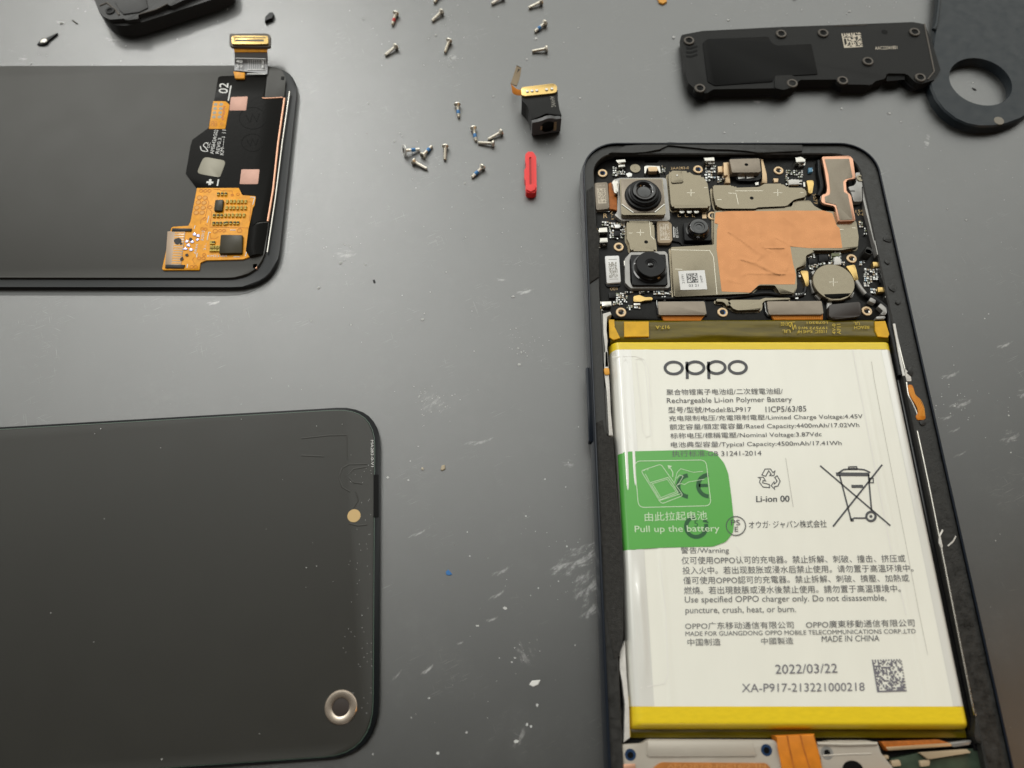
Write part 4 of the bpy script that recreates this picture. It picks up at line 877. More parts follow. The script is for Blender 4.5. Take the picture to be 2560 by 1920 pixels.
texts('warning_text', 'ink_text', battery, ZT, (('警告/Warning', ('K', 808, 134), ('K', 1152, 130), ('K', 806, 80)), ('仅可使用OPPO认可的充电器。禁止拆解、刺破、撞击、挤压或', ('K', 812, 202), ('L', 1043, 187), ('K', 810, 148)), ('投入火中。若出现鼓胀或浸水后禁止使用。请勿置于高温环境中。', ('K', 820, 274), ('L', 1100, 256), ('K', 818, 220)),
                     ('僅可使用OPPO認可的充電器。禁止拆解、刺破、擠壓、加熱或', ('K', 825, 345), ('L', 1070, 327), ('K', 822, 291)), ('燃燒。若出現鼓脹或浸水後禁止使用。請勿置于高温環境中。', ('K', 830, 417), ('L', 1010, 402), ('K', 828, 362)), ('Use specified OPPO charger only. Do not disassemble,', ('K', 835, 490), ('L', 905, 476), ('K', 835, 432)),
                     ('puncture, crush, heat, or burn.', ('K', 840, 567), ('K', 1632, 558), ('K', 840, 508)), ('OPPO广东移动通信有限公司', ('K', 838, 669), ('K', 1615, 661), ('K', 836, 618)), ('OPPO廣東移動通信有限公司', ('L', 330, 661), ('L', 1107, 647), ('L', 328, 608)), ('MADE FOR GUANGDONG OPPO MOBILE TELECOMMUNICATIONS CORP.,LTD', ('K', 840, 720), ('L', 1115, 701), ('K', 840, 683)),
                     ('中国制造', ('K', 855, 786), ('K', 1093, 782), ('K', 853, 735)), ('中國製造', ('K', 1382, 776), ('K', 1612, 772), ('K', 1380, 728)), ('MADE IN CHINA', ('L', 442, 758), ('L', 855, 752), ('L', 442, 714))))
texts('date_code_text', 'ink_lilac', battery, ZT, (('2022/03/22', ('L', 110, 986), ('L', 555, 978), ('L', 108, 920)), ('XA-P917-213221000218', ('K', 1243, 1117), ('L', 750, 1108), ('K', 1243, 1057))))
bm = NB()
matrix_code(bm, pts(ZT, 'L', (838, 1118), (1050, 1110), (1012, 880), (800, 885)), ZT, 22, 0, 21)
obj('square_code', bm, 'ink_lilac', battery)

# lower assembly below the battery
lo = part('lower_bracket', 'silver_grey' if 'silver_grey' in MATS else 'silver_paint', phone, lambda bm: prism(bm, rnd(pts(.55, 'S', (163, 372), (385, 365), (450, 325), (1600, 330), (1645, 370), (1672, 600), (1670, 760), (140, 760)), .03), .3, .55, .025))
mat('bracket_grey', (.46, .42, .36), .42, metal=.15, rvar=.1, bump=.1); lo.data.materials[0] = MATS['bracket_grey']
bm = NB()
for c_, u, v in (('S', 280, 468), ('S', 1535, 425)):
    p = pt(c_, u, v, .553); sheet(bm, ell(p.x, p.y, .10, .10, 24), .5525, 0); sheet(bm, ell(p.x, p.y - .005, .055, .055, 20), .5535, 1)
mat('blue_dark', (.02, .05, .12), .3, metal=.3); obj('screw_hole', bm, ['blue_dark', 'deep_black'], lo)
part('raised_panel', 'bracket_grey', lo, lambda bm: prism(bm, rnd(pts(.58, 'S', (440, 335), (1400, 340), (1450, 480), (430, 485)), .04), .5, .575, .02))
mat('flex_copper', (.42, .16, .04), .42, spec=.3, var=.2)
lf = part('lower_flex', 'flex_copper', phone, lambda bm: prism(bm, rnd(pts(.60, 'S', (480, 700), (490, 590), (560, 538), (1540, 545), (1580, 600), (1590, 760), (480, 760)), .05), .5, .585, .01))
bm = NB(); text(bm, 'AMA2B2-0-FPC16-2 1N', ('S', 620, 592), ('S', 1530, 590), ('S', 618, 555), .587); mat('ink_orange', (.55, .24, .07), .5); obj('printed_text', bm, 'ink_orange', lf)
part('copper_tab', 'copper_edge', phone, lambda bm: prism(bm, pts(.57, 'S', (175, 555), (325, 552), (330, 640), (170, 640)), .5, .575, .01))
def oflex(bm):
    q = pts(.60, 'S', (1612, 292), (1980, 275), (2000, 440), (2050, 600), (2110, 800), (1720, 800), (1680, 600), (1650, 400)); prism(bm, q, .35, .60, .03, 3, 0)
    for a in ([(1725, 290), (1745, 400), (1790, 600), (1830, 780)], [(1845, 285), (1880, 420), (1935, 600), (1990, 780)]): stroke(bm, pts(.60, 'S', *a), .03, .602, mi=1)
part('main_flex', ['flex_deep', 'flex_brown'], phone, oflex)
lb = part('lower_bracket', 'bracket_grey', phone, lambda bm: prism(bm, rnd(pts(.55, 'T', (150, 470), (320, 440), (680, 440), (770, 465), (800, 560), (920, 711), (960, 820), (230, 820), (205, 600), (160, 500)), .03), .3, .54, .025))
p = pt('T', 268, 562, .545); bm = NB(); sheet(bm, ell(p.x, p.y, .11, .11, 24), .5425, 0); sheet(bm, ell(p.x, p.y, .055, .055, 20), .544, 1)
p = pt('T', 525, 735, .545); sheet(bm, ell(p.x, p.y, .19, .16, 24), .5425, 1); obj('screw_hole', bm, ['chip_silver', 'deep_black'], lb)
bm = NB(); tube(bm, [(x, y, .55) for x, y in pts(.55, 'T', (170, 470), (450, 478), (760, 470))], .03); tube(bm, [(x, y, .53) for x, y in pts(.53, 'T', (220, 590), (500, 575), (700, 570))], .02); obj('bracket_rib', bm, 'bracket_grey', lb)
part('flex_edge', 'flex_brown', phone, lambda bm: prism(bm, pts(.45, 'T', (800, 450), (1370, 430), (1500, 470), (860, 540)), .3, .45, .01))
part('gold_strip', 'gold_pale', phone, lambda bm: prism(bm, rnd(pts(.47, 'T', (850, 505), (1490, 462), (1500, 495), (870, 538)), .02), .3, .475, .01))
part('silver_strip', 'silver_paint', phone, lambda bm: prism(bm, rnd(pts(.47, 'T', (1480, 460), (1690, 435), (1680, 480), (1510, 505)), .02), .3, .475, .015))
gp = part('lower_board', 'pcb_green', phone, lambda bm: prism(bm, pts(.42, 'T', (1180, 560), (1700, 520), (1830, 520), (1900, 530), (2000, 640), (2060, 800), (900, 800), (900, 620)), .26, .42, .01))
part('connector_block', 'chip_tan', gp, lambda bm: prism(bm, rnd(pts(.5, 'T', (1180, 560), (1650, 525), (1690, 560), (1270, 625)), .02), .4, .50, .015))
bm = NB()
for q in ([(1885, 505), (1975, 500), (1985, 545), (1910, 550)], [(1900, 590), (1980, 600), (2010, 680), (1920, 690)], [(830, 590), (880, 585), (890, 620), (850, 625)], [(1190, 640), (1290, 630), (1290, 690), (1200, 700)], [(910, 640), (990, 630), (1010, 690), (920, 700)]): prism(bm, rnd(pts(.5, 'T', *q), .02), .38, .47, .01)
obj('spring_contact', bm, 'chip_tan', gp)
part('black_sealant', 'black_ledge', phone, lambda bm: prism(bm, rnd(pts(.6, 'T', (1740, 150), (1790, 270), (1840, 380), (1830, 470), (1760, 470), (1720, 380), (1730, 260)), .04), .3, .60, .02))

# ------------------------------------------------------------------ display module, upper left
dz = .20
disp = thing('display_module', 'detached display panel lying face down with orange and black flex cables on its back', 'phone screen', (-9, 12.3, 0))
DX1 = -5.52
tr_, br_ = (-5.66 + .0, 15.66), (-5.50, 8.93)
def dpoly(o, r):   # panel outline inset by o
    return rnd([(-21.2 + o, 15.58 - o), (-21.2 + o, 8.95 + o), (br_[0] - o, 8.93 + o), (tr_[0] - o, tr_[1] - o)], r, 8)
mat('panel_rim', (.024, .026, .028), .28, spec=.25); mat('thin_film', (.10, .105, .105), .3)
part('protective_film', 'thin_film', disp, lambda bm: prism(bm, rnd([(-21.3, 15.4), (-21.3, 8.80), (-5.62, 8.78), (-5.75, 15.4)], 1.0, 8), .0, .006))
part('cover_glass', 'panel_rim', disp, lambda bm: prism(bm, dpoly(0, 1.0), .0, .13, .04, 3))
part('back_sheet', 'film_grey', disp, lambda bm: prism(bm, rnd([(-21.1, 15.56), (-21.1, 9.16), (-5.82, 9.14), (-5.93, 15.60)], .85, 8), .1, dz, .01))
bl = part('black_flex', 'film_black', disp, lambda bm: prism(bm, rnd(pts(.21, 'A', (915, 742), (940, 722), (1590, 700), (1555, 1000), (1525, 1022), (1830, 1035), 'B', (1200, 800), (1100, 805), (1000, 880), (1000, 540), (930, 530), (900, 455), (460, 455), (350, 310), (400, 20), 'A', (560, 1600), (780, 1440), (860, 1060)), .015), .18, .215, .004))
bm = NB(); text(bm, '02', ('A', 1040, 962), ('A', 1056, 820), ('A', 918, 952), .219); text(bm, '02', ('A', 1046, 962), ('A', 1060, 820), ('A', 924, 952), .2195); obj('printed_text', bm, 'ink_white', bl); bm = NB()
stroke(bm, pts(.219, 'A', (1055, 1058), (1092, 852)), .035, .219)
texts('printed_text', 'ink_white', bl, .219, (('AMS643AG02', ('N', 1476, 1065), ('N', 1508, 898), ('N', 1450, 1062)), ('REV0.3', ('N', 1514, 1062), ('N', 1532, 955), ('N', 1490, 1060)), ('KM-----1 11', ('N', 1545, 1072), ('N', 1562, 898), ('N', 1520, 1070)), ('DC', ('N', 1450, 1022), ('N', 1456, 985), ('N', 1432, 1020))))
stroke(bm, smooth_path([(x, y, 0) for x, y in pts(.219, 'N', (1385, 1010), (1395, 1040), (1435, 1045), (1420, 1020), (1405, 1005), (1425, 985), (1440, 1000))], 4), .022, .219)
stroke(bm, pts(.219, 'B', (565, 395), (635, 400)), .06, .219); stroke(bm, pts(.219, 'B', (605, 365), (598, 425)), .06, .2194); stroke(bm, pts(.219, 'B', (690, 365), (676, 435)), .035, .219)
obj('printed_mark', bm, 'ink_white', bl)
bm = NB(); q = ell(0, 0, 1, 1, 30)
for c_, u, v, r1, r2 in (('A', 1390, 1300, 185, 150), ('N', 1745, 985, 75, 60)): stroke(bm, pts(.219, c_, *[(u + r1 * a, v + r2 * b) for a, b in q]), .02, .218, True); stroke(bm, pts(.219, c_, (u - r1 * .5, v - r2 * .3), (u - r1 * .2, v + r2 * .4), (u, v - r2 * .4), (u + r1 * .3, v + r2 * .3), (u + r1 * .5, v - r2 * .4)), .03, .218)
obj('inspection_stamp', bm, 'ink_stamp', bl)
def sub(name, m, z0, z1, *q, par=disp, r=.02, bev=.004): return part(name, m, par, lambda bm: prism(bm, rnd(pts(z1, *q), r, 3), z0, z1, bev))
o1 = sub('orange_flex', 'orange_flex', .2, .222, 'A', (845, 1065), (1018, 1068), (1072, 1118), (1012, 1450), (783, 1450))
bm = NB()
for i in range(4):
    for j in range(2):
        p = pt('A', 880 - 8 * i + 78 * j, 1110 + 58 * i, .224); sheet(bm, ell(p.x, p.y, .05, .05, 14), .2235)
obj('via_pad', bm, 'pad_beige', o1)
bm = NB()
for u, v in ((835, 1360), (880, 1365), (835, 1395), (880, 1395), (965, 1380)): p = pt('A', u, v, .224); stroke(bm, ell(p.x, p.y, .035, .035, 14), .012, .2235, True)
stroke(bm, pts(.2235, 'A', (1010, 1130), (985, 1180), (1000, 1220), (970, 1290), (985, 1330)), .05, .2236)
obj('trace', bm, 'orange_trace', o1)
for a in (('A', (1090, 1010), (1325, 1000), (1300, 1195), (1068, 1195)), ('B', (925, 262), (1116, 262), (1098, 416), (908, 416))): sub('contact_pad', 'pad_pink', .205, .219, *a, par=bl, r=.03)
sub('sensor_patch', 'pad_beige', .205, .219, 'B', (535, 130), (770, 172), (705, 345), (660, 340), (460, 305), par=bl, r=.12)
sub('foam_square', 'deep_black', .2, .215, 'A', (1785, 722), (1832, 725), (1828, 775), (1780, 770))
sub('copper_tab', 'copper_edge', .13, .20, 'B', (1045, 1245), (1095, 1240), (1085, 1290), (1045, 1290))
of = sub('orange_flex', 'orange_flex', .2, .235, 'B', (465, 455), (900, 455), (935, 530), (1072, 540), (1075, 560), (1060, 640), (1045, 660), (1002, 870), (990, 960), (970, 1105), (1000, 1110), (1010, 1172), (940, 1195), (560, 1205), (500, 1230), (490, 1306), (110, 1306), (105, 1290), (200, 870), (215, 858), (380, 850), (400, 800), bev=.006)
zf = .238
bm = NB()
for u, v in ((492, 555), (550, 558), (480, 605), (540, 608), (465, 660), (530, 660), (458, 712), (520, 712)): p = pt('B', u, v, zf); sheet(bm, ell(p.x, p.y, .052, .052, 16), zf)
obj('via_pad', bm, 'orange_light', of)
bm = NB()
def circ(u, v, r): p = pt('B', u, v, zf); stroke(bm, ell(p.x, p.y, r, r, 18), .014, zf + .001, True)
for u, v in ((492, 555), (550, 558), (480, 605), (540, 608), (465, 660), (530, 660), (458, 712), (520, 712)): circ(u, v, .056)
for u, v, r in ((510, 485, .04), (552, 485, .04), (595, 485, .04), (602, 655, .045), (545, 775, .04), (520, 880, .035), (555, 882, .035), (655, 903, .055), (705, 898, .035), (745, 898, .035), (908, 898, .055), (892, 520, .035), (832, 530, .03), (490, 1185, .04), (535, 1185, .04), (540, 1148, .035), (410, 1275, .04), (450, 1275, .04)): circ(u, v, r)
for q in ([(640, 470), (700, 470), (720, 485), (830, 485), (835, 540)], [(565, 560), (590, 600), (575, 650), (560, 720), (545, 770), (510, 780), (500, 830)], [(600, 680), (620, 700), (600, 850)], [(590, 860), (1000, 870)], [(600, 920), (610, 980), (650, 985), (690, 960)], [(1000, 600), (1030, 600), (1010, 800)], [(440, 1170), (420, 1200), (440, 1240)], [(550, 830), (580, 850)]): stroke(bm, pts(zf, 'B', *q), .012, zf)
obj('trace', bm, 'orange_trace', of)
sub('driver_chip', 'olive_chip', .23, .30, 'B', (712, 938), (940, 942), (932, 1132), (695, 1136), par=of, r=.03, bev=.015)
sub('driver_chip', 'olive_chip', .23, .29, 'B', (655, 578), (742, 575), (727, 692), (640, 690), par=of, r=.03, bev=.012)
cap = None; rd = random.Random(7)
for v, u0, n_, dk in ((520, 690, 3, 1), (600, 785, 6, 0), (665, 778, 6, 0), (745, 645, 3, 1), (742, 765, 6, 0), (825, 640, 4, 1), (820, 780, 4, 1), (1025, 615, 2, 1), (1075, 615, 4, 0), (1100, 615, 4, 0)):
    for i in range(n_):
        u = u0 + i * (38 if n_ > 4 or v < 900 else 26) + rd.uniform(-3, 3); p = pt('B', u, v, .24); dark = dk and rd.random() < .7
        bm = NB(); box(bm, (0, 0), .055, .085, 0, .035, 0, 0, .006); box(bm, (0, .034), .058, .022, 0, .038, 0, 1); box(bm, (0, -.034), .058, .022, 0, .038, 0, 1)
        o = obj('chip_capacitor', bm, ['olive_chip' if dark else 'olive_part', 'ink_yellow'], None); o.parent = of; o.location = Vector((p.x, p.y, .234)) - off(of)
bm = NB()
for q in ([(590, 745), (572, 815)], [(447, 845), (437, 880)], [(610, 918), (588, 915), (572, 995)], [(810, 892), (868, 892)], [(845, 1170), (910, 1170)], [(980, 1120), (968, 1165)], [(1020, 550), (1065, 553), (1045, 630)], [(370, 1245), (362, 1285)], [(470, 1130), (462, 1175)]): stroke(bm, pts(zf, 'B', *q), .02, zf + .002)
for s_, a, b, c_ in (('KM234B4', ('B', 575, 1172), ('B', 780, 1172), ('B', 575, 1150)), ('R2012', ('B', 535, 1000), ('B', 548, 900), ('B', 505, 995)), ('21-', ('B', 555, 1100), ('B', 568, 1030), ('B', 535, 1098)), ('AR64', ('B', 455, 1145), ('B', 480, 1040), ('B', 430, 1140))): text(bm, s_, a, b, c_, zf + .002)
obj('printed_text', bm, 'orange_pale' if 'orange_pale' in MATS else 'ink_white', of)
mat('window_plastic', (.36, .26, .18), .3, metal=.2)
cn = sub('plastic_window', 'window_plastic', .232, .245, 'B', (160, 905), (345, 908), (300, 1260), (135, 1255), par=of)
bm = NB()
for i in range(13): v = 920 + i * 26; stroke(bm, pts(.25, 'B', (235 - i * 2.6, v), (335 - i * 3, v)), .040, .2475)
obj('contact_finger', bm, 'orange_light', cn)
bm = NB(); prism(bm, pts(.26, 'B', (210, 872), (412, 875), (405, 902), (203, 900)), .24, .26, .004); prism(bm, pts(.26, 'B', (140, 1250), (342, 1252), (325, 1286), (134, 1284)), .24, .26, .004)
for u, v, r in ((265, 1005, 42), (400, 985, 22), (360, 1148, 20), (300, 1035, 18), (310, 1190, 24)): p = pt('B', u, v, .252); sheet(bm, [(p.x + r / 470 * cos(a) * rd.uniform(.7, 1.2), p.y + r / 470 * sin(a) * rd.uniform(.7, 1.2)) for a in [k * .7 for k in range(9)]], .251)
obj('black_bar', bm, 'chip_black', cn)
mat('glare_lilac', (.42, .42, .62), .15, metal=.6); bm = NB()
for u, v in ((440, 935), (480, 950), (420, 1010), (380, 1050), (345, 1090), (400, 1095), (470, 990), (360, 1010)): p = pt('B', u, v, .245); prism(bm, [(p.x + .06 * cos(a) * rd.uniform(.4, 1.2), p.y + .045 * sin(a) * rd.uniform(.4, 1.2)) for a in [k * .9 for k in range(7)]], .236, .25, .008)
obj('glare_fleck', bm, 'glare_lilac', of)  # lilac flecks: glare on the glossy plastic put into the colour
def fold(bm):   # black bend of the panel folding over the edge
    a = [pt('B', 1000, 878, .24), pt('B', 990, 970, .24), pt('B', 972, 1105, .24), pt('B', 1010, 1170, .24)]
    b = [pt('B', 1205, 815, .21), pt('B', 1190, 930, .21), pt('B', 1165, 1060, .21), pt('B', 1150, 1148, .21)]
    V = []
    for p, q in zip(a, b): V.append([bm.verts.new(p.lerp(q, t / 8) + Vector((0, 0, .07 * sin(pi * t / 8) ** .7))) for t in range(9)])
    for r1, r2 in zip(V, V[1:]):
        for i in range(8): bm.faces.new((r1[i], r2[i], r2[i + 1], r1[i + 1]))
part('folded_film', 'film_black', disp, fold, ang=60)
def cw(name, m, r, z, *a): return part(name, m, disp, lambda bm: tube(bm, [(x, y, z) for x, y in pts(z, *a)], r, 8), ang=80)
cw('copper_edge_strip', 'copper_edge', .030, .205, 'A', (1832, 1030), (1745, 1640), 'B', (1255, 480), (1200, 805)); cw('edge_highlight_strip', 'bright_steel', .020, .20, 'A', (1903, 935), (1800, 1650), 'B', (1280, 560), (1195, 1125))  # the steel strip is the edge's white highlight, put in as a tube
cw('copper_edge_strip', 'copper_edge', .02, .215, 'A', (1525, 1022), (1560, 1032), (1810, 1018))
sub('grey_film_patch', 'film_grey', .2, .212, 'A', (1610, 600), (1700, 590), (1800, 640), (1850, 760), (1825, 1010), (1560, 1015), (1590, 760), r=.05)
# raised connector tail
def ribbon(bm, L_, R_, hs, th=.015, mi=0, n=5):
    lp_ = smooth_path([pt(c_, u, v, h) for (c_, u, v), h in zip(L_, hs)], n); rp_ = smooth_path([pt(c_, u, v, h) for (c_, u, v), h in zip(R_, hs)], n)
    rows = [[bm.verts.new(q) for q in (a, b, b - Vector((0, 0, th)), a - Vector((0, 0, th)))] for a, b in zip(lp_, rp_)]
    for r1, r2 in zip(rows, rows[1:]):
        for k in range(4): bm.faces.new((r1[k - 1], r1[k], r2[k], r2[k - 1])).material_index = mi
    bm.faces.new(rows[0]); bm.faces.new(rows[-1][::-1])
tail = part('connector_tail', 'grey_flex', disp, lambda bm: ribbon(bm, [('A', 1140, 640), ('A', 1140, 560), ('A', 1142, 470), ('A', 1140, 380)], [('A', 1595, 690), ('A', 1598, 560), ('A', 1600, 470), ('A', 1592, 380)], [.245, .27, .36, .46]), ang=70)
part('orange_strip', 'orange_flex', tail, lambda bm: ribbon(bm, [('A', 1140, 386), ('A', 1132, 345), ('A', 1130, 300)], [('A', 1590, 386), ('A', 1596, 345), ('A', 1600, 300)], [.462, .49, .51]))
sub('orange_tab', 'orange_flex', .21, .26, 'A', (1125, 655), (1282, 672), (1276, 752), (1150, 752), par=tail)
def tail_ink(bm):
    def h(v): return .247 + (.465 - .247) * max(0, min(1, (640 - v) / 260)) ** 1.2 + .012
    def st_(w, *q):
        P = [pt('A', u, v, h(v)) for u, v in q]
        for a, b in zip(P, P[1:]):
            d = (b - a).normalized(); s = Vector((-d.y, d.x, 0)).normalized() * w / 2
            bm.faces.new([bm.verts.new(x) for x in (a + s, a - s, b - s, b + s)])
    st_(.02, (1155, 470), (1570, 480)); st_(.02, (1318, 630), (1568, 632)); st_(.03, (1315, 688), (1570, 690))
    for i in range(9): st_(.006, (1328 + 30 * i, 490), (1330 + 30 * i, 625))
    for s_, a, b, c_, v in (('40', ('A', 1162, 535), ('A', 1250, 538), ('A', 1160, 495), 515), ('39', ('A', 1165, 603), ('A', 1252, 606), ('A', 1163, 560), 580), ('2', ('A', 1518, 543), ('A', 1548, 543), ('A', 1516, 505), 520), ('1', ('A', 1522, 603), ('A', 1540, 603), ('A', 1520, 565), 580)): text(bm, s_, a, b, c_, h(v) + .004)
part('printed_text', 'ink_white', tail, tail_ink)
part('connector_base', 'olive_grey' if 'olive_grey' in MATS else 'graphite', tail, lambda bm: prism(bm, rnd(pts(.56, 'A', (1070, 135), (1600, 130), (1640, 165), (1635, 310), (1600, 318), (1095, 312), (1070, 285)), .03), .49, .56, .02, bottom=True))
part('connector_head', 'gold', tail, lambda bm: prism(bm, rnd(pts(.62, 'A', (1105, 165), (1600, 165), (1605, 272), (1105, 275)), .025), .55, .62, .02))
bm = NB(); sheet(bm, pts(.622, 'A', (1140, 185), (1570, 185), (1572, 195), (1142, 195)), .622); sheet(bm, pts(.622, 'A', (1160, 212), (1540, 212), (1550, 240), (1150, 240)), .622); sheet(bm, pts(.622, 'A', (1140, 195), (1150, 195), (1150, 248), (1140, 248)), .6222); obj('contact_slot', bm, 'graphite', tail)

# ------------------------------------------------------------------ plain screen, lower left
lz = .12
scr = thing('screen_glass', 'detached black screen with bare dark back and round camera hole ring in its corner', 'phone screen', (-8, 2.2, 0))
ang_ = R(3.55); O = Vector((-2.895, 5.985)); du = Vector((-cos(ang_), -sin(ang_))); dv = Vector((sin(ang_), -cos(ang_)))
def sp(u, v): q = O + du * u + dv * v; return (q.x, q.y)
def srect(u0, v0, u1, v1, r): return rnd([sp(u0, v0), sp(u1, v0), sp(u1, v1), sp(u0, v1)], r, 8)
part('cover_glass', 'glass_edge', scr, lambda bm: prism(bm, srect(-.015, -.015, 15.7, 6.90, .95), 0, .10, .02, 2))
part('back_sheet', 'film_dark', scr, lambda bm: prism(bm, srect(.11, .05, 15.5, 6.85, .88), .05, lz, .008))
bm = NB()
stroke(bm, srect(.095, .038, 15.5, 6.86, .89), .010, .1025, True); obj('green_edge', bm, 'edge_green', scr)
bm = NB(); stroke(bm, [sp(.065, 1.55), sp(.06, 2.45)], .10, .1225); obj('edge_notch', bm, 'deep_black', scr)
p = pt('M', 1562, 546, lz); part('gold_dot', 'gold_flat', scr, lambda bm: lathe(bm, [(.135, -.01), (.135, .004), (0, .004)], Matrix.Translation((p.x, p.y, lz)), 32))
p2 = pt('M', 1503, 1391, lz + .03); part('camera_ring', 'ring_metal', scr, lambda bm: lathe(bm, [(.305, -.04), (.305, .015), (.29, .028), (.20, .034), (.165, .024), (.15, -.02)], Matrix.Translation((p2.x, p2.y, lz)), 48))
part('camera_hole', 'brown_gloss', scr, lambda bm: lathe(bm, [(.16, -.015), (.10, -.012), (0, -.012)], Matrix.Translation((p2.x, p2.y, lz + .02)), 32))
bm = NB()
for q in ([(1620, 318), (1540, 320), (1510, 335), (1495, 375), (1510, 420), (1545, 440)], [(1620, 330), (1560, 340), (1530, 370), (1560, 400), (1600, 405)], [(1530, 190), (1450, 192), (1330, 205)], [(1530, 190), (1532, 300)], [(1620, 585), (1580, 590), (1540, 580)], [(1570, 440), (1580, 480), (1560, 510)], [(1430, 285), (1330, 280)]):
    tube(bm, [(x, y, lz - .027) for x, y in pts(lz, 'M', *q)], .034, 10)
obj('embossed_ridge', bm, 'film_dark', scr, 80)
bm = NB(); text(bm, 'MA283-0-V1', ('M', 1636, 212), ('M', 1637, 330), ('M', 1648, 212), .123); obj('printed_text', bm, 'ink_white', scr)
rd = random.Random(3); bm = NB()
for u, v, r in ((460, 560, 4), (224, 975, 4), (1352, 775, 4), (1397, 768, 4), (445, 162, 4), (418, 184, 3), (709, 246, 3), (1065, 120, 3), (1397, 150, 3), (1510, 142, 3), (414, 1103, 3), (1247, 388, 2), (1470, 836, 2), (1597, 985, 3), (1598, 1040, 3), (1515, 1130, 2), (1350, 862, 2), (1145, 1508, 3), (1380, 665, 2), (1175, 605, 2), (714, 1620, 6)):
    p = pt('M', u, v, lz + .005); prism(bm, [(p.x + r / 175 * .45 * cos(a) * rd.uniform(.6, 1.3), p.y + r / 175 * .45 * sin(a) * rd.uniform(.6, 1.3)) for a in [k * 1.05 for k in range(6)]], lz, lz + .012)
for k in range(60):
    v = rd.uniform(250, 1450); p = pt('M', 1640 - rd.random() ** 2 * 130, v, lz); prism(bm, ell(p.x, p.y, .006, .006, 5), lz - .02, lz + .003)
tag(obj('dust_speck', bm, 'dust_white', scr), kind='stuff')

# ------------------------------------------------------------------ loudspeaker module, upper right
spk = thing('loudspeaker_module', 'long black plastic loudspeaker module with screw bosses and a square code', 'loudspeaker', (6.6, 15.6, 0))
sz = .31
def spoly(z): return pts(z, 'D', (105, 215), (235, 190), (700, 166), (1040, 154), (1530, 135), (1600, 148), (1640, 235), (1700, 430), (1660, 490), (1580, 515), (1545, 505), (1490, 452), (1368, 450), (1362, 482), (1300, 498), (1272, 524), (1235, 520), (1115, 518), (1060, 488), (830, 490), (815, 530), (735, 555), (690, 545), (668, 542), (300, 548), (262, 575), (200, 556), (150, 510), (128, 430))
part('body', 'speaker_black', spk, lambda bm: prism(bm, rnd(spoly(sz), .03), .10, sz, .03, 3))
part('body_base', 'black_plastic', spk, lambda bm: prism(bm, rnd([(x * .985 + .1, y * .985 + .23) for x, y in spoly(sz)], .05), 0, .14, .01))
part('gloss_panel', 'speaker_gloss', spk, lambda bm: prism(bm, rnd(pts(sz + .02, 'D', (238, 262), (268, 240), (640, 225), (665, 268), (700, 280), (905, 270), (945, 455), (800, 462), (680, 466), (668, 500), (310, 525), (268, 500)), .03), .2, sz + .02, .012))
part('raised_tab', 'speaker_black', spk, lambda bm: prism(bm, rnd(pts(sz + .03, 'D', (680, 465), (790, 460), (826, 490), (815, 528), (735, 552), (680, 540)), .04), .3, sz + .03, .02))
for u, v in ((155, 245), (722, 203), (980, 198), (1543, 192), (1256, 372), (1578, 472), (1100, 490), (790, 508), (222, 538)):
    p = pt('D', u, v, sz + .05); part('screw_boss', ['speaker_black', 'deep_black', 'graphite'], spk, lambda bm: lathe(bm, [(.15, -.08), (.145, .02), (.13, .04), (.09, .035), (.08, .01), (.055, .005), (0, .004)], Matrix.Translation((p.x, p.y, sz + .005)), 28, mis=[0, 2, 2, 0, 0, 1]))
p = pt('D', 1355, 197, sz); bm = NB(); sheet(bm, ell(p.x, p.y, .085, .085, 20), sz + .0025); sheet(bm, pts(sz, 'D', (1375, 455), (1488, 452), (1485, 480), (1372, 490)), sz - .05); obj('hole', bm, 'deep_black', spk)
bm = NB()
for v in (283, 308, 333): prism(bm, rnd(pts(sz + .02, 'D', (135, v + 3), (165, v + 6), (205, v - 8), (208, v + 4), (168, v + 18), (138, v + 16)), .02), .2, sz + .004)
obj('sound_slot', bm, 'deep_black', spk)
bm = NB(); matrix_code(bm, pts(sz + .003, 'D', (1107, 294), (1222, 288), (1208, 198), (1090, 206)), sz + .003, 16, 0, 13); text(bm, 'AAC22041801', ('D', 1298, 306), ('D', 1435, 301), ('D', 1296, 286), sz + .003); obj('printed_code', bm, 'matrix_light', spk)
bm = NB(); tube(bm, [(x, y, sz + .003) for x, y in pts(sz, 'D', (1600, 150), (1660, 440), (1620, 490))], .02); tube(bm, [(x, y, sz) for x, y in pts(sz, 'D', (1045, 160), (1250, 153))], .012); obj('moulded_rib', bm, 'graphite', spk)

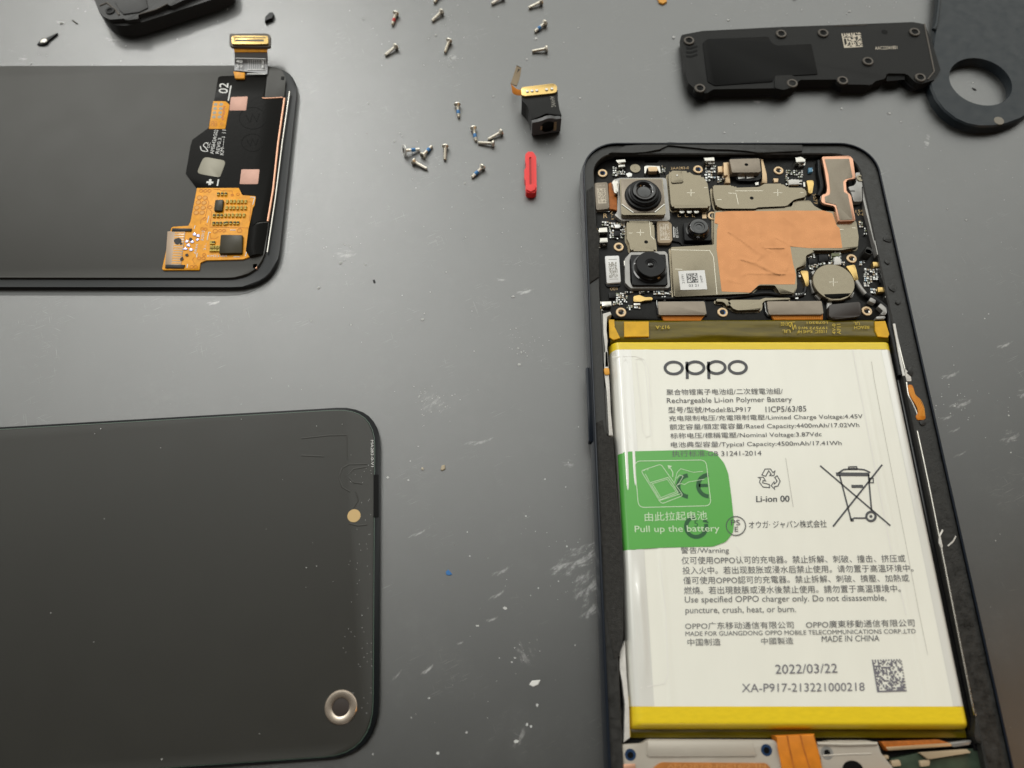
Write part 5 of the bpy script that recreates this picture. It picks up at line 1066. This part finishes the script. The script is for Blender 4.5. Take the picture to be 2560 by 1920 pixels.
# ------------------------------------------------------------------ dark ring tool, upper right corner
tz = .26
def tool_outline(z):
    return pts(z, 'D', (1695, -260), (1690, 0), (1672, 140), (1655, 250), (1635, 380), (1630, 470), (1640, 540), (1670, 610), (1720, 675), (1790, 730), (1860, 762), (1940, 778), (2030, 776), (2110, 762), (2200, 728), (2290, 660), (2360, 560), (2400, 440), (2420, 200), (2440, -260))
def ring_tool(bm):
    out = tool_outline(tz); cx, cy = pt('D', 1945, 500, tz).x, pt('D', 1945, 500, tz).y
    e1 = pt('D', 1757, 470, tz); e2 = pt('D', 2137, 520, tz); r = (e2 - e1).length / 2
    hole = ell(cx, cy, r, r, 40, .0)
    if area2(out) < 0: out = out[::-1]
    lo = [[bm.verts.new((x, y, z)) for x, y in p] for p, z in ((out, 0), (out, tz - .04))]
    def inset(p, d, grow=1):
        q = []
        for i in range(len(p)):
            a, b = Vector(p[i - 1]), Vector(p[(i + 1) % len(p)]); t = (b - a).normalized(); q.append((p[i][0] - t.y * d * grow, p[i][1] + t.x * d * grow))
        return q
    top = [bm.verts.new((x, y, tz)) for x, y in inset(out, .04)]
    n_ = len(out)
    for a, b in ((lo[0], lo[1]), (lo[1], top)):
        for i in range(n_): bm.faces.new((a[i - 1], a[i], b[i], b[i - 1]))
    h_ = [[bm.verts.new((cx + (x - cx) * k, cy + (y - cy) * k, z)) for x, y in hole] for k, z in ((1.02, tz), (1, tz - .03), (1, 0))]
    for a, b in zip(h_, h_[1:]):
        for i in range(40): bm.faces.new((a[i - 1], a[i], b[i], b[i - 1]))
    ed = [e_ for e_ in (bm.edges.get((top[i - 1], top[i])) for i in range(n_))] + [bm.edges.get((h_[0][i - 1], h_[0][i])) for i in range(40)]
    bmesh.ops.triangle_fill(bm, use_beauty=True, use_dissolve=False, edges=ed)
    bmesh.ops.recalc_face_normals(bm, faces=bm.faces)
rt = thing('ring_tool', 'dark slate flat hand tool ending in a thick finger ring beside the loudspeaker', 'tool', (9.8, 16.5, 0))
part('ring_body', 'slate', rt, ring_tool)
p = pt('D', 2058, 742, tz); part('rivet', 'tool_wear', rt, lambda bm: lathe(bm, [(.13, -.01), (.125, .006), (0, .008)], Matrix.Translation((p.x, p.y, tz)), 20))
bm = NB(); tube(bm, smooth_path([(x, y, tz + .01) for x, y in pts(tz, 'D', (1700, -200), (1690, 0), (1672, 150), (1655, 185))]), .05, 8); obj('edge_bead', bm, 'slate', rt)

# ------------------------------------------------------------------ black plastic cover, top left
mf = thing('black_midframe', 'black moulded plastic phone part cut off by the top edge, corner pointing down', 'phone part', (-6.9, 19, 0))
part('base_shell', 'moulded_black', mf, lambda bm: prism(bm, rnd(pts(.36, 'N', (640, -160), (640, -30), (665, 30), (690, 95), (740, 150), (800, 178), (870, 182), (960, 165), (1180, 95), (1500, -10), (1600, -60), (1600, -160)), .08), .0, .38, .06, 3))
part('upper_plate', 'moulded_black', mf, lambda bm: prism(bm, rnd(pts(.50, 'N', (648, -160), (655, 0), (680, 70), (715, 115), (760, 135), (855, 128), (878, 140), (960, 128), (952, 102), (1080, 62), (1158, 28), (1180, 42), (1290, -10), (1400, -60), (1400, -160)), .03), .3, .50, .02))
part('step_plate', 'moulded_black', mf, lambda bm: prism(bm, pts(.54, 'N', (790, 10), (900, -20), (1000, -60), (1020, 50), (960, 80), (850, 95), (820, 60)), .4, .53, .015))
p = pt('N', 760, 72, .52); part('screw_boss', ['speaker_black', 'deep_black'], mf, lambda bm: lathe(bm, [(.13, -.05), (.12, .02), (.07, .02), (.06, 0), (0, 0)], Matrix.Translation((p.x, p.y, .51)), 20, mis=[0, 0, 0, 1]))
bm = NB(); tube(bm, [(x, y, .52) for x, y in pts(.52, 'N', (960, 100), (1080, 65), (1160, 25))], .015); tube(bm, [(x, y, .5) for x, y in pts(.5, 'N', (690, 40), (740, 20), (800, 70), (825, 105))], .025); obj('moulded_rib', bm, 'graphite', mf)

# ------------------------------------------------------------------ headphone socket
js = thing('headphone_socket', 'small black headphone socket module with gold contact strip and bent orange flex', 'socket', (2.1, 14.4, 0))
jz = .52
part('socket_body', 'speaker_black', js, lambda bm: prism(bm, rnd(pts(jz, 'C', (1342, 780), (1640, 745), (1642, 830), (1655, 910), (1672, 955), (1600, 948), (1545, 940), (1490, 965), (1425, 990), (1400, 900), (1380, 870), (1340, 830)), .02), .02, jz, .03, 3))
fr_p = [pt('C', 1425, 1000, jz), pt('C', 1668, 965, jz)]
a0, b0 = Vector((fr_p[0].x, fr_p[0].y, 0)), Vector((fr_p[1].x, fr_p[1].y, 0)); dx = (b0 - a0); Wd = dx.length; dx.normalize(); dn = Vector((dx.y, -dx.x, 0))
MF = Matrix((( dx.x, 0, dn.x, a0.x), (dx.y, 0, dn.y, a0.y), (0, 1, 0, 0), (0, 0, 0, 1)))   # local x along face, y up, z outward
def face_ring(bm, r0, r1, z, cx, cy, mi=0, n=32):
    lathe(bm, [(r0, z - .04), (r0, z), (r1, z), (r1, z - .12)], MF @ Matrix.Translation((cx, cy, 0)), n, mi)
def socket_front(bm):
    cx, cy = Wd * .55, .27
    o = rnd([(0, .02), (Wd, .02), (Wd, jz - .02), (Wd * .8, jz - .01), (Wd * .65, jz + .05), (Wd * .5, jz + .055), (Wd * .36, jz + .01), (Wd * .2, jz - .02), (0, jz - .02)], .03, 3)
    V0 = [bm.verts.new(MF @ Vector((x, y, -.04))) for x, y in o]; V1 = [bm.verts.new(MF @ Vector((x, y, .05))) for x, y in o]; hole = [bm.verts.new(MF @ Vector((cx + .19 * cos(2 * pi * i / 32), cy + .19 * sin(2 * pi * i / 32), .05))) for i in range(32)]; deep = [bm.verts.new(MF @ Vector((cx + .19 * cos(2 * pi * i / 32), cy + .19 * sin(2 * pi * i / 32), -.03))) for i in range(32)]
    n_ = len(o)
    for i in range(n_): bm.faces.new((V0[i - 1], V0[i], V1[i], V1[i - 1]))
    for i in range(32): bm.faces.new((hole[i - 1], hole[i], deep[i], deep[i - 1])).material_index = 1
    bm.faces.new(deep).material_index = 1
    ed = [bm.edges.get((V1[i - 1], V1[i])) for i in range(n_)] + [bm.edges.get((hole[i - 1], hole[i])) for i in range(32)]
    bmesh.ops.triangle_fill(bm, use_beauty=True, use_dissolve=False, edges=ed); bmesh.ops.recalc_face_normals(bm, faces=bm.faces)
mat('socket_grey', (.085, .085, .088), .45); mat('hole_black', (.003, .003, .003), .4)
part('socket_front', ['socket_grey', 'hole_black'], js, socket_front)
bm = NB()
for x, w, y0, y1 in ((Wd * .32, .05, .20, .34), (Wd * .80, .07, .10, .42)):
    q = [MF @ Vector(v) for v in ((x - w / 2, y0, .06), (x + w / 2, y0, .06), (x + w / 2, y1, .06), (x - w / 2, y1, .06))]
    bm.faces.new([bm.verts.new(v) for v in q])
obj('contact_blade', bm, 'gold_pale', js)
strip = part('contact_strip', 'gold', js, lambda bm: prism(bm, rnd(pts(jz + .05, 'C', (1335, 735), (1350, 722), (1605, 692), (1635, 712), (1632, 762), (1600, 772), (1360, 797), (1338, 785)), .03), jz - .1, jz + .05, .01))
for u, v in ((1387, 757), (1427, 753), (1467, 750), (1548, 742), (1592, 736)):
    p = pt('C', u, v, jz + .06); part('solder_joint', 'bright_steel', strip, lambda bm: lathe(bm, [(.045, 0), (.035, .025), (0, .035)], Matrix.Translation((p.x, p.y, jz + .048)), 16))
jf = part('flex_lead', 'flex_deep', js, lambda bm: ribbon(bm, [('C', 1345, 745), ('C', 1305, 740), ('C', 1262, 705), ('C', 1252, 690)], [('C', 1335, 790), ('C', 1300, 785), ('C', 1268, 770), ('C', 1260, 740)], [jz + .03, .40, .30, .28], .02), ang=70)
part('flex_head', 'chip_tan', jf, lambda bm: ribbon(bm, [('C', 1250, 690), ('C', 1275, 620), ('C', 1300, 540)], [('C', 1300, 712), ('C', 1325, 640), ('C', 1338, 562)], [.30, .40, .52], .03), ang=60)
part('flex_contact', 'graphite', jf, lambda bm: ribbon(bm, [('C', 1283, 665), ('C', 1295, 620), ('C', 1312, 570)], [('C', 1302, 668), ('C', 1316, 622), ('C', 1328, 575)], [.345, .41, .495], .004))
bm = NB(); text(bm, '24VHA', ('C', 1590, 890), ('C', 1575, 800), ('C', 1625, 885), jz + .002); obj('moulded_text', bm, 'ink_grey', js)

# ------------------------------------------------------------------ red rubber gasket
rg = thing('rubber_gasket', 'bright red rubber gasket strip with long groove lying on the grey mat', 'gasket', (1.95, 11.6, 0))
part('gasket_body', 'red_rubber', rg, lambda bm: prism(bm, rnd(pts(.20, 'C', (1380, 1262), (1412, 1252), (1438, 1262), (1462, 1300), (1466, 1570), (1462, 1590), (1440, 1600), (1385, 1600), (1372, 1580), (1374, 1500), (1364, 1485), (1362, 1410), (1376, 1390), (1378, 1365), (1370, 1345), (1370, 1290)), .04), 0, .20, .03, 3))
bm = NB(); ringp = rnd(pts(.215, 'C', (1395, 1298), (1430, 1296), (1434, 1545), (1398, 1547)), .04, 4); inner = rnd(pts(.215, 'C', (1403, 1306), (1421, 1304), (1425, 1537), (1407, 1539)), .02, 4)
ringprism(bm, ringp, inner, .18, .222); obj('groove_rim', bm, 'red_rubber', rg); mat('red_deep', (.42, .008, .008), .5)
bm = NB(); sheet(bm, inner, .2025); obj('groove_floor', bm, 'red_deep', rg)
part('gasket_foot', 'red_rubber', rg, lambda bm: prism(bm, rnd(pts(.12, 'C', (1375, 1555), (1462, 1552), (1462, 1590), (1440, 1610), (1392, 1612), (1372, 1585)), .06), 0, .235, .03, 3))

# ------------------------------------------------------------------ screws
def make_screw(hr=.088, L_=.40, sr=.042, lock=None, wafer=False, m='screw_steel'):
    """head at the origin end, shaft towards +X; lies on head rim and tip"""
    hz, tzz = hr * .96, sr
    pitch = math.atan2(hz - tzz, L_)
    M = Matrix.Translation((0, 0, hz)) @ Matrix.Rotation(pi / 2 + pitch, 4, 'Y')
    bm = NB(); t = .02 if wafer else .045
    lathe(bm, [(0, -.012), (hr * .35, -.014), (hr * .42, -.03), (hr * .80, -.034), (hr, -.018), (hr, 0), (sr * 1.25, t), (sr, t + .01)], M, 24, mis=[1, 1, 0, 0, 0, 0, 0])
    head = bm
    bs_ = NB(); pr = []; n_ = 11
    for i in range(n_ * 2 + 1):
        h = t + .01 + (L_ - t - .04) * i / (n_ * 2); pr.append((sr if i % 2 == 0 else sr * .86, h))
    pr += [(sr * .7, L_ - .01), (0, L_)]
    lathe(bs_, pr, M, 16)
    bl_ = None
    if lock:
        bl_ = NB(); a = L_ * .42; lathe(bl_, [(sr * .9, a), (sr * 1.10, a + .01), (sr * 1.12, a + .09), (sr * .9, a + .12)], M, 16)
    return head, bs_, bl_, m, lock
protos = {}
def screw(label, H, T, lock=None, wafer=False):
    a, b = pt('C', *H, .08), pt('C', *T, .04); d = b - a; key = (lock, wafer)
    yaw = math.atan2(d.y, d.x)
    if key not in protos:
        hd, sh, lk, m_, lc = make_screw(hr=.155 if wafer else .088, lock=lock, wafer=wafer)
        root = thing('small_screw', label, 'screw', (0, 0, 0), 'small loose screws scattered on the mat')
        obj('head', hd, ['screw_white' if wafer else m_, 'graphite'], root, 30); obj('shaft', sh, m_, root, 30)
        if lk: obj('threadlocker_band', lk, lc, root)
        protos[key] = root
    else:
        src = protos[key]; root = src.copy(); C.objects.link(root)
        for ch in src.children:
            c_ = ch.copy(); C.objects.link(c_); c_.parent = root
        root['label'] = label
    root.location = (a.x - .02 * cos(yaw), a.y - .02 * sin(yaw), 0); root.rotation_euler = (0, 0, yaw); return root
screw('silver screw with a red threadlocker patch on its shaft', (295, 118), (262, 225), 'red_lock')
screw('plain silver screw next to the red-marked screw, same height from the top edge', (672, 102), (590, 180))
screw('plain silver screw half cut off by the top edge, above the headphone socket', (1180, -25), (1085, 35))
screw('plain silver screw at the top edge beside the cut-off one, head just inside', (1497, 18), (1400, 65))
screw('silver screw with blue band farthest up the mat, above the headphone socket', (1530, 195), (1440, 270), 'blue_lock')
screw('plain silver screw directly below the red-marked screw', (292, 390), (205, 460))
screw('plain silver screw standing steeply in the middle of the top group', (737, 345), (697, 455))
screw('plain silver screw lying flat, the nearest one above the headphone socket', (1540, 405), (1440, 425))
screw('silver screw with blue band lying upright, alone beside the headphone socket', (808, 875), (822, 995), 'blue_lock')
screw('silver screw with blue side patch touching two others, nearly upright', (943, 1070), (965, 1185), 'blue_lock')
screw('plain silver screw lying level at the bottom of the touching trio', (1097, 1190), (980, 1184))
screw('plain silver screw of the touching trio nearest the headphone socket', (1165, 1100), (1065, 1155))
screw('wide flat white-headed screw with dark blue shaft', (380, 1262), (490, 1242), 'blue_lock', True)
screw('silver screw with blue patch crossing the tip of the white-headed screw', (525, 1285), (603, 1205), 'blue_lock')
screw('plain silver screw lying upright by itself beside the white-headed screw group', (707, 1222), (703, 1345))
screw('plain silver screw just below the white-headed screw, slanting', (452, 1342), (562, 1405))
screw('silver screw with blue band lying alone beside the red gasket', (1012, 1390), (918, 1480), 'blue_lock')
screw('silver screw almost wholly cut off by the top edge, above the red-marked screw', (665, -60), (632, 0))
p = pt('D', 0, 0)
def screwn(label, H, T):   # given in whole-photo pixels
    return screw(label, ((H[0] - 900) * 3.318, H[1] * 3.318), ((T[0] - 900) * 3.318, T[1] * 3.318))
screwn('silver screw tip poking in at the top edge above the loudspeaker', (2002, -30), (1976, 10))

# ------------------------------------------------------------------ debris
def shard(name, label, cat, m, c_, poly, z=.03, tilt=None):
    q = pts(z, c_, *poly); cx = sum(a for a, b in q) / len(q); cy = sum(b for a, b in q) / len(q)
    bm = NB(); prism(bm, [(a - cx, b - cy) for a, b in q], 0, z, min(.01, z / 3), 1)
    o = obj(name, bm, m); o.location = (cx, cy, 0); return tag(o, label, cat)
shard('plastic_shard', 'black curled plastic shard lying above the display connector', 'debris', 'black_plastic', 'N', [(1830, 148), (1832, 115), (1860, 85), (1885, 82), (1893, 95), (1880, 125), (1855, 130)], .09)
shard('plastic_sliver', 'tiny dark sliver beside the silver disc fragment', 'debris', 'graphite', 'N', [(495, 138), (505, 135), (535, 158), (528, 163)], .03)
sd = thing('broken_contact', 'tiny silver disc with a black pointed sliver attached', 'debris', (pt('N', 300, 285).x, pt('N', 300, 285).y, 0))
p = pt('N', 300, 282, .06); part('metal_disc', 'bright_steel', sd, lambda bm: lathe(bm, [(.10, 0), (.10, .03), (.08, .045), (.03, .05), (0, .045)], Matrix.Translation((p.x, p.y, .03)), 20))
part('black_sliver', 'black_plastic', sd, lambda bm: prism(bm, pts(.05, 'N', (255, 305), (270, 285), (320, 262), (395, 226), (390, 236), (335, 275), (320, 300), (290, 308)), 0, .05, .01))
shard('tan_crumb', 'larger tan crumb beside the plain screen, farther from its corner', 'crumb', 'tan_crumb', 'V', [(812, 150), (818, 128), (834, 125), (836, 145), (822, 154)], .03)
shard('pale_crumb', 'smaller cream crumb beside the plain screen, closer to its corner', 'crumb', 'matrix_light', 'V', [(714, 148), (717, 136), (726, 140), (725, 152)], .03)
shard('blue_flake', 'tiny bright blue flake on the open mat', 'flake', 'blue_crumb', 'V', [(838, 668), (850, 655), (858, 662), (872, 680), (855, 685), (842, 682)], .02)
shard('white_chip', 'largest off-white chip near the bottom between screen and phone', 'chip', 'chip_white', 'V', [(1260, 1238), (1275, 1218), (1318, 1214), (1308, 1238), (1280, 1250)], .03)
shard('orange_fragment', 'small orange flex fragment cut off by the top edge', 'debris', 'orange_light', 'n', [(1642, -10), (1662, -8), (1668, 3), (1658, 9), (1648, 5)], .05)
shard('black_fleck', 'small black fleck on the mat inside the tool ring', 'debris', 'black_plastic', 'D', [(1895, 538), (1912, 542), (1922, 553), (1905, 550)], .02)
shard('black_fleck', 'small black fleck above the pair of touching screens corner', 'debris', 'black_plastic', 'Q', [(548, 475), (560, 470), (565, 485), (555, 492)], .02)
# loose white dust: too many grains to count
rd = random.Random(5); bm = NB()
def grain(x, y, r, mi=0):
    k = rd.randint(4, 6); a0 = rd.uniform(0, 6); sx_ = rd.uniform(.6, 1.6)
    prism(bm, [(x + r * sx_ * cos(a0 + 2 * pi * i / k) * rd.uniform(.6, 1.2), y + r * sin(a0 + 2 * pi * i / k) * rd.uniform(.6, 1.2)) for i in range(k)], 0, r * .4, 0, 1, mi)
for c_, u, v, r in (('C', 630, 295, 14), ('C', 862, 312, 9), ('C', 760, 488, 10), ('C', 770, 560, 7), ('C', 1107, 800, 11), ('C', 25, 160, 9), ('C', 1458, 322, 15), ('C', 1385, 492, 11), ('C', 1560, 478, 7), ('C', 1690, 352, 6), ('C', 65, 858, 9), ('C', 285, 1172, 11), ('C', 345, 1128, 8), ('C', 435, 1485, 8), ('C', 870, 1520, 10), ('C', 530, 540, 6), ('C', 635, 88, 9), ('C', 1150, 140, 6), ('C', 1825, 815, 10), ('C', 1810, 230, 7),
                    ('N', 420, 160, 18), ('N', 440, 165, 9), ('N', 215, 442, 10), ('N', 1573, 65, 9), ('N', 1225, 272, 7), ('N', 780, 285, 6), ('N', 870, 318, 5), ('N', 590, 80, 5), ('N', 540, 60, 4), ('N', 1155, 160, 7), ('N', 270, 378, 5), ('N', 1505, 148, 5),
                    ('D', 395, 125, 10), ('D', 320, 92, 6), ('D', 1140, 70, 9), ('D', 845, 62, 6), ('D', 1425, 15, 6), ('D', 1090, 668, 9), ('D', 1385, 698, 9), ('D', 1455, 748, 6), ('D', 432, 760, 5), ('D', 1828, 652, 6), ('D', 1915, 135, 8), ('D', 370, 815, 7), ('D', 60, 232, 16), ('D', 575, 870, 5), ('D', 1680, 60, 6),
                    ('Q', 505, 383, 8), ('Q', 845, 708, 9), ('Q', 985, 427, 6), ('Q', 1380, 573, 10), ('Q', 890, 545, 4), ('Q', 855, 672, 4), ('Q', 1545, 238, 6), ('Q', 1430, 905, 9), ('Q', 1415, 975, 8), ('Q', 420, 740, 6), ('Q', 1365, 767, 4), ('Q', 360, 375, 11), ('Q', 230, 520, 9), ('Q', 185, 718, 9), ('Q', 640, 1645, 5), ('Q', 772, 1547, 5), ('Q', 1708, 1555, 5), ('Q', 1455, 905, 4), ('Q', 1100, 220, 5),
                    ('V', 545, 190, 6), ('V', 650, 203, 5), ('V', 1340, 198, 4), ('V', 1138, 852, 8), ('V', 1000, 940, 6), ('V', 1268, 788, 4), ('V', 1445, 238, 4), ('V', 755, 1307, 4), ('V', 665, 1405, 4), ('V', 1300, 1340, 9), ('V', 800, 1585, 6), ('V', 1250, 1440, 8), ('V', 1270, 1450, 7), ('V', 1195, 1525, 8), ('V', 470, 1590, 5), ('V', 945, 1480, 5), ('V', 960, 588, 4)):
    p = pt(c_, u, v); grain(p.x, p.y, .9 * r / CR[c_][2] / 105)
for k in range(420):
    if rd.random() < .55: p = pt('n', rd.uniform(0, 2560), rd.uniform(0, 620))
    else: p = pt('n', rd.uniform(650, 2560), rd.uniform(300, 1900))
    grain(p.x, p.y, .006 + .014 * rd.random() ** 4, 0 if rd.random() < .9 else 1)
for c_, u, v, s_, n_ in (('Q', 900, 1200, 70, 40), ('Q', 380, 320, 60, 14), ('V', 1450, 600, 160, 30), ('V', 1240, 1080, 70, 12), ('D', 900, 60, 260, 40), ('C', 750, 480, 60, 20), ('Q', 1430, 850, 60, 25), ('C', 720, 200, 90, 20), ('R', 900, 700, 200, 40)):
    for k in range(n_):
        p = pt(c_, rd.gauss(u, s_), rd.gauss(v, s_ * .8)); grain(p.x, p.y, .006 + .014 * rd.random() ** 2)
tag(obj('dust', bm, ['dust_white', 'graphite']), kind='stuff')
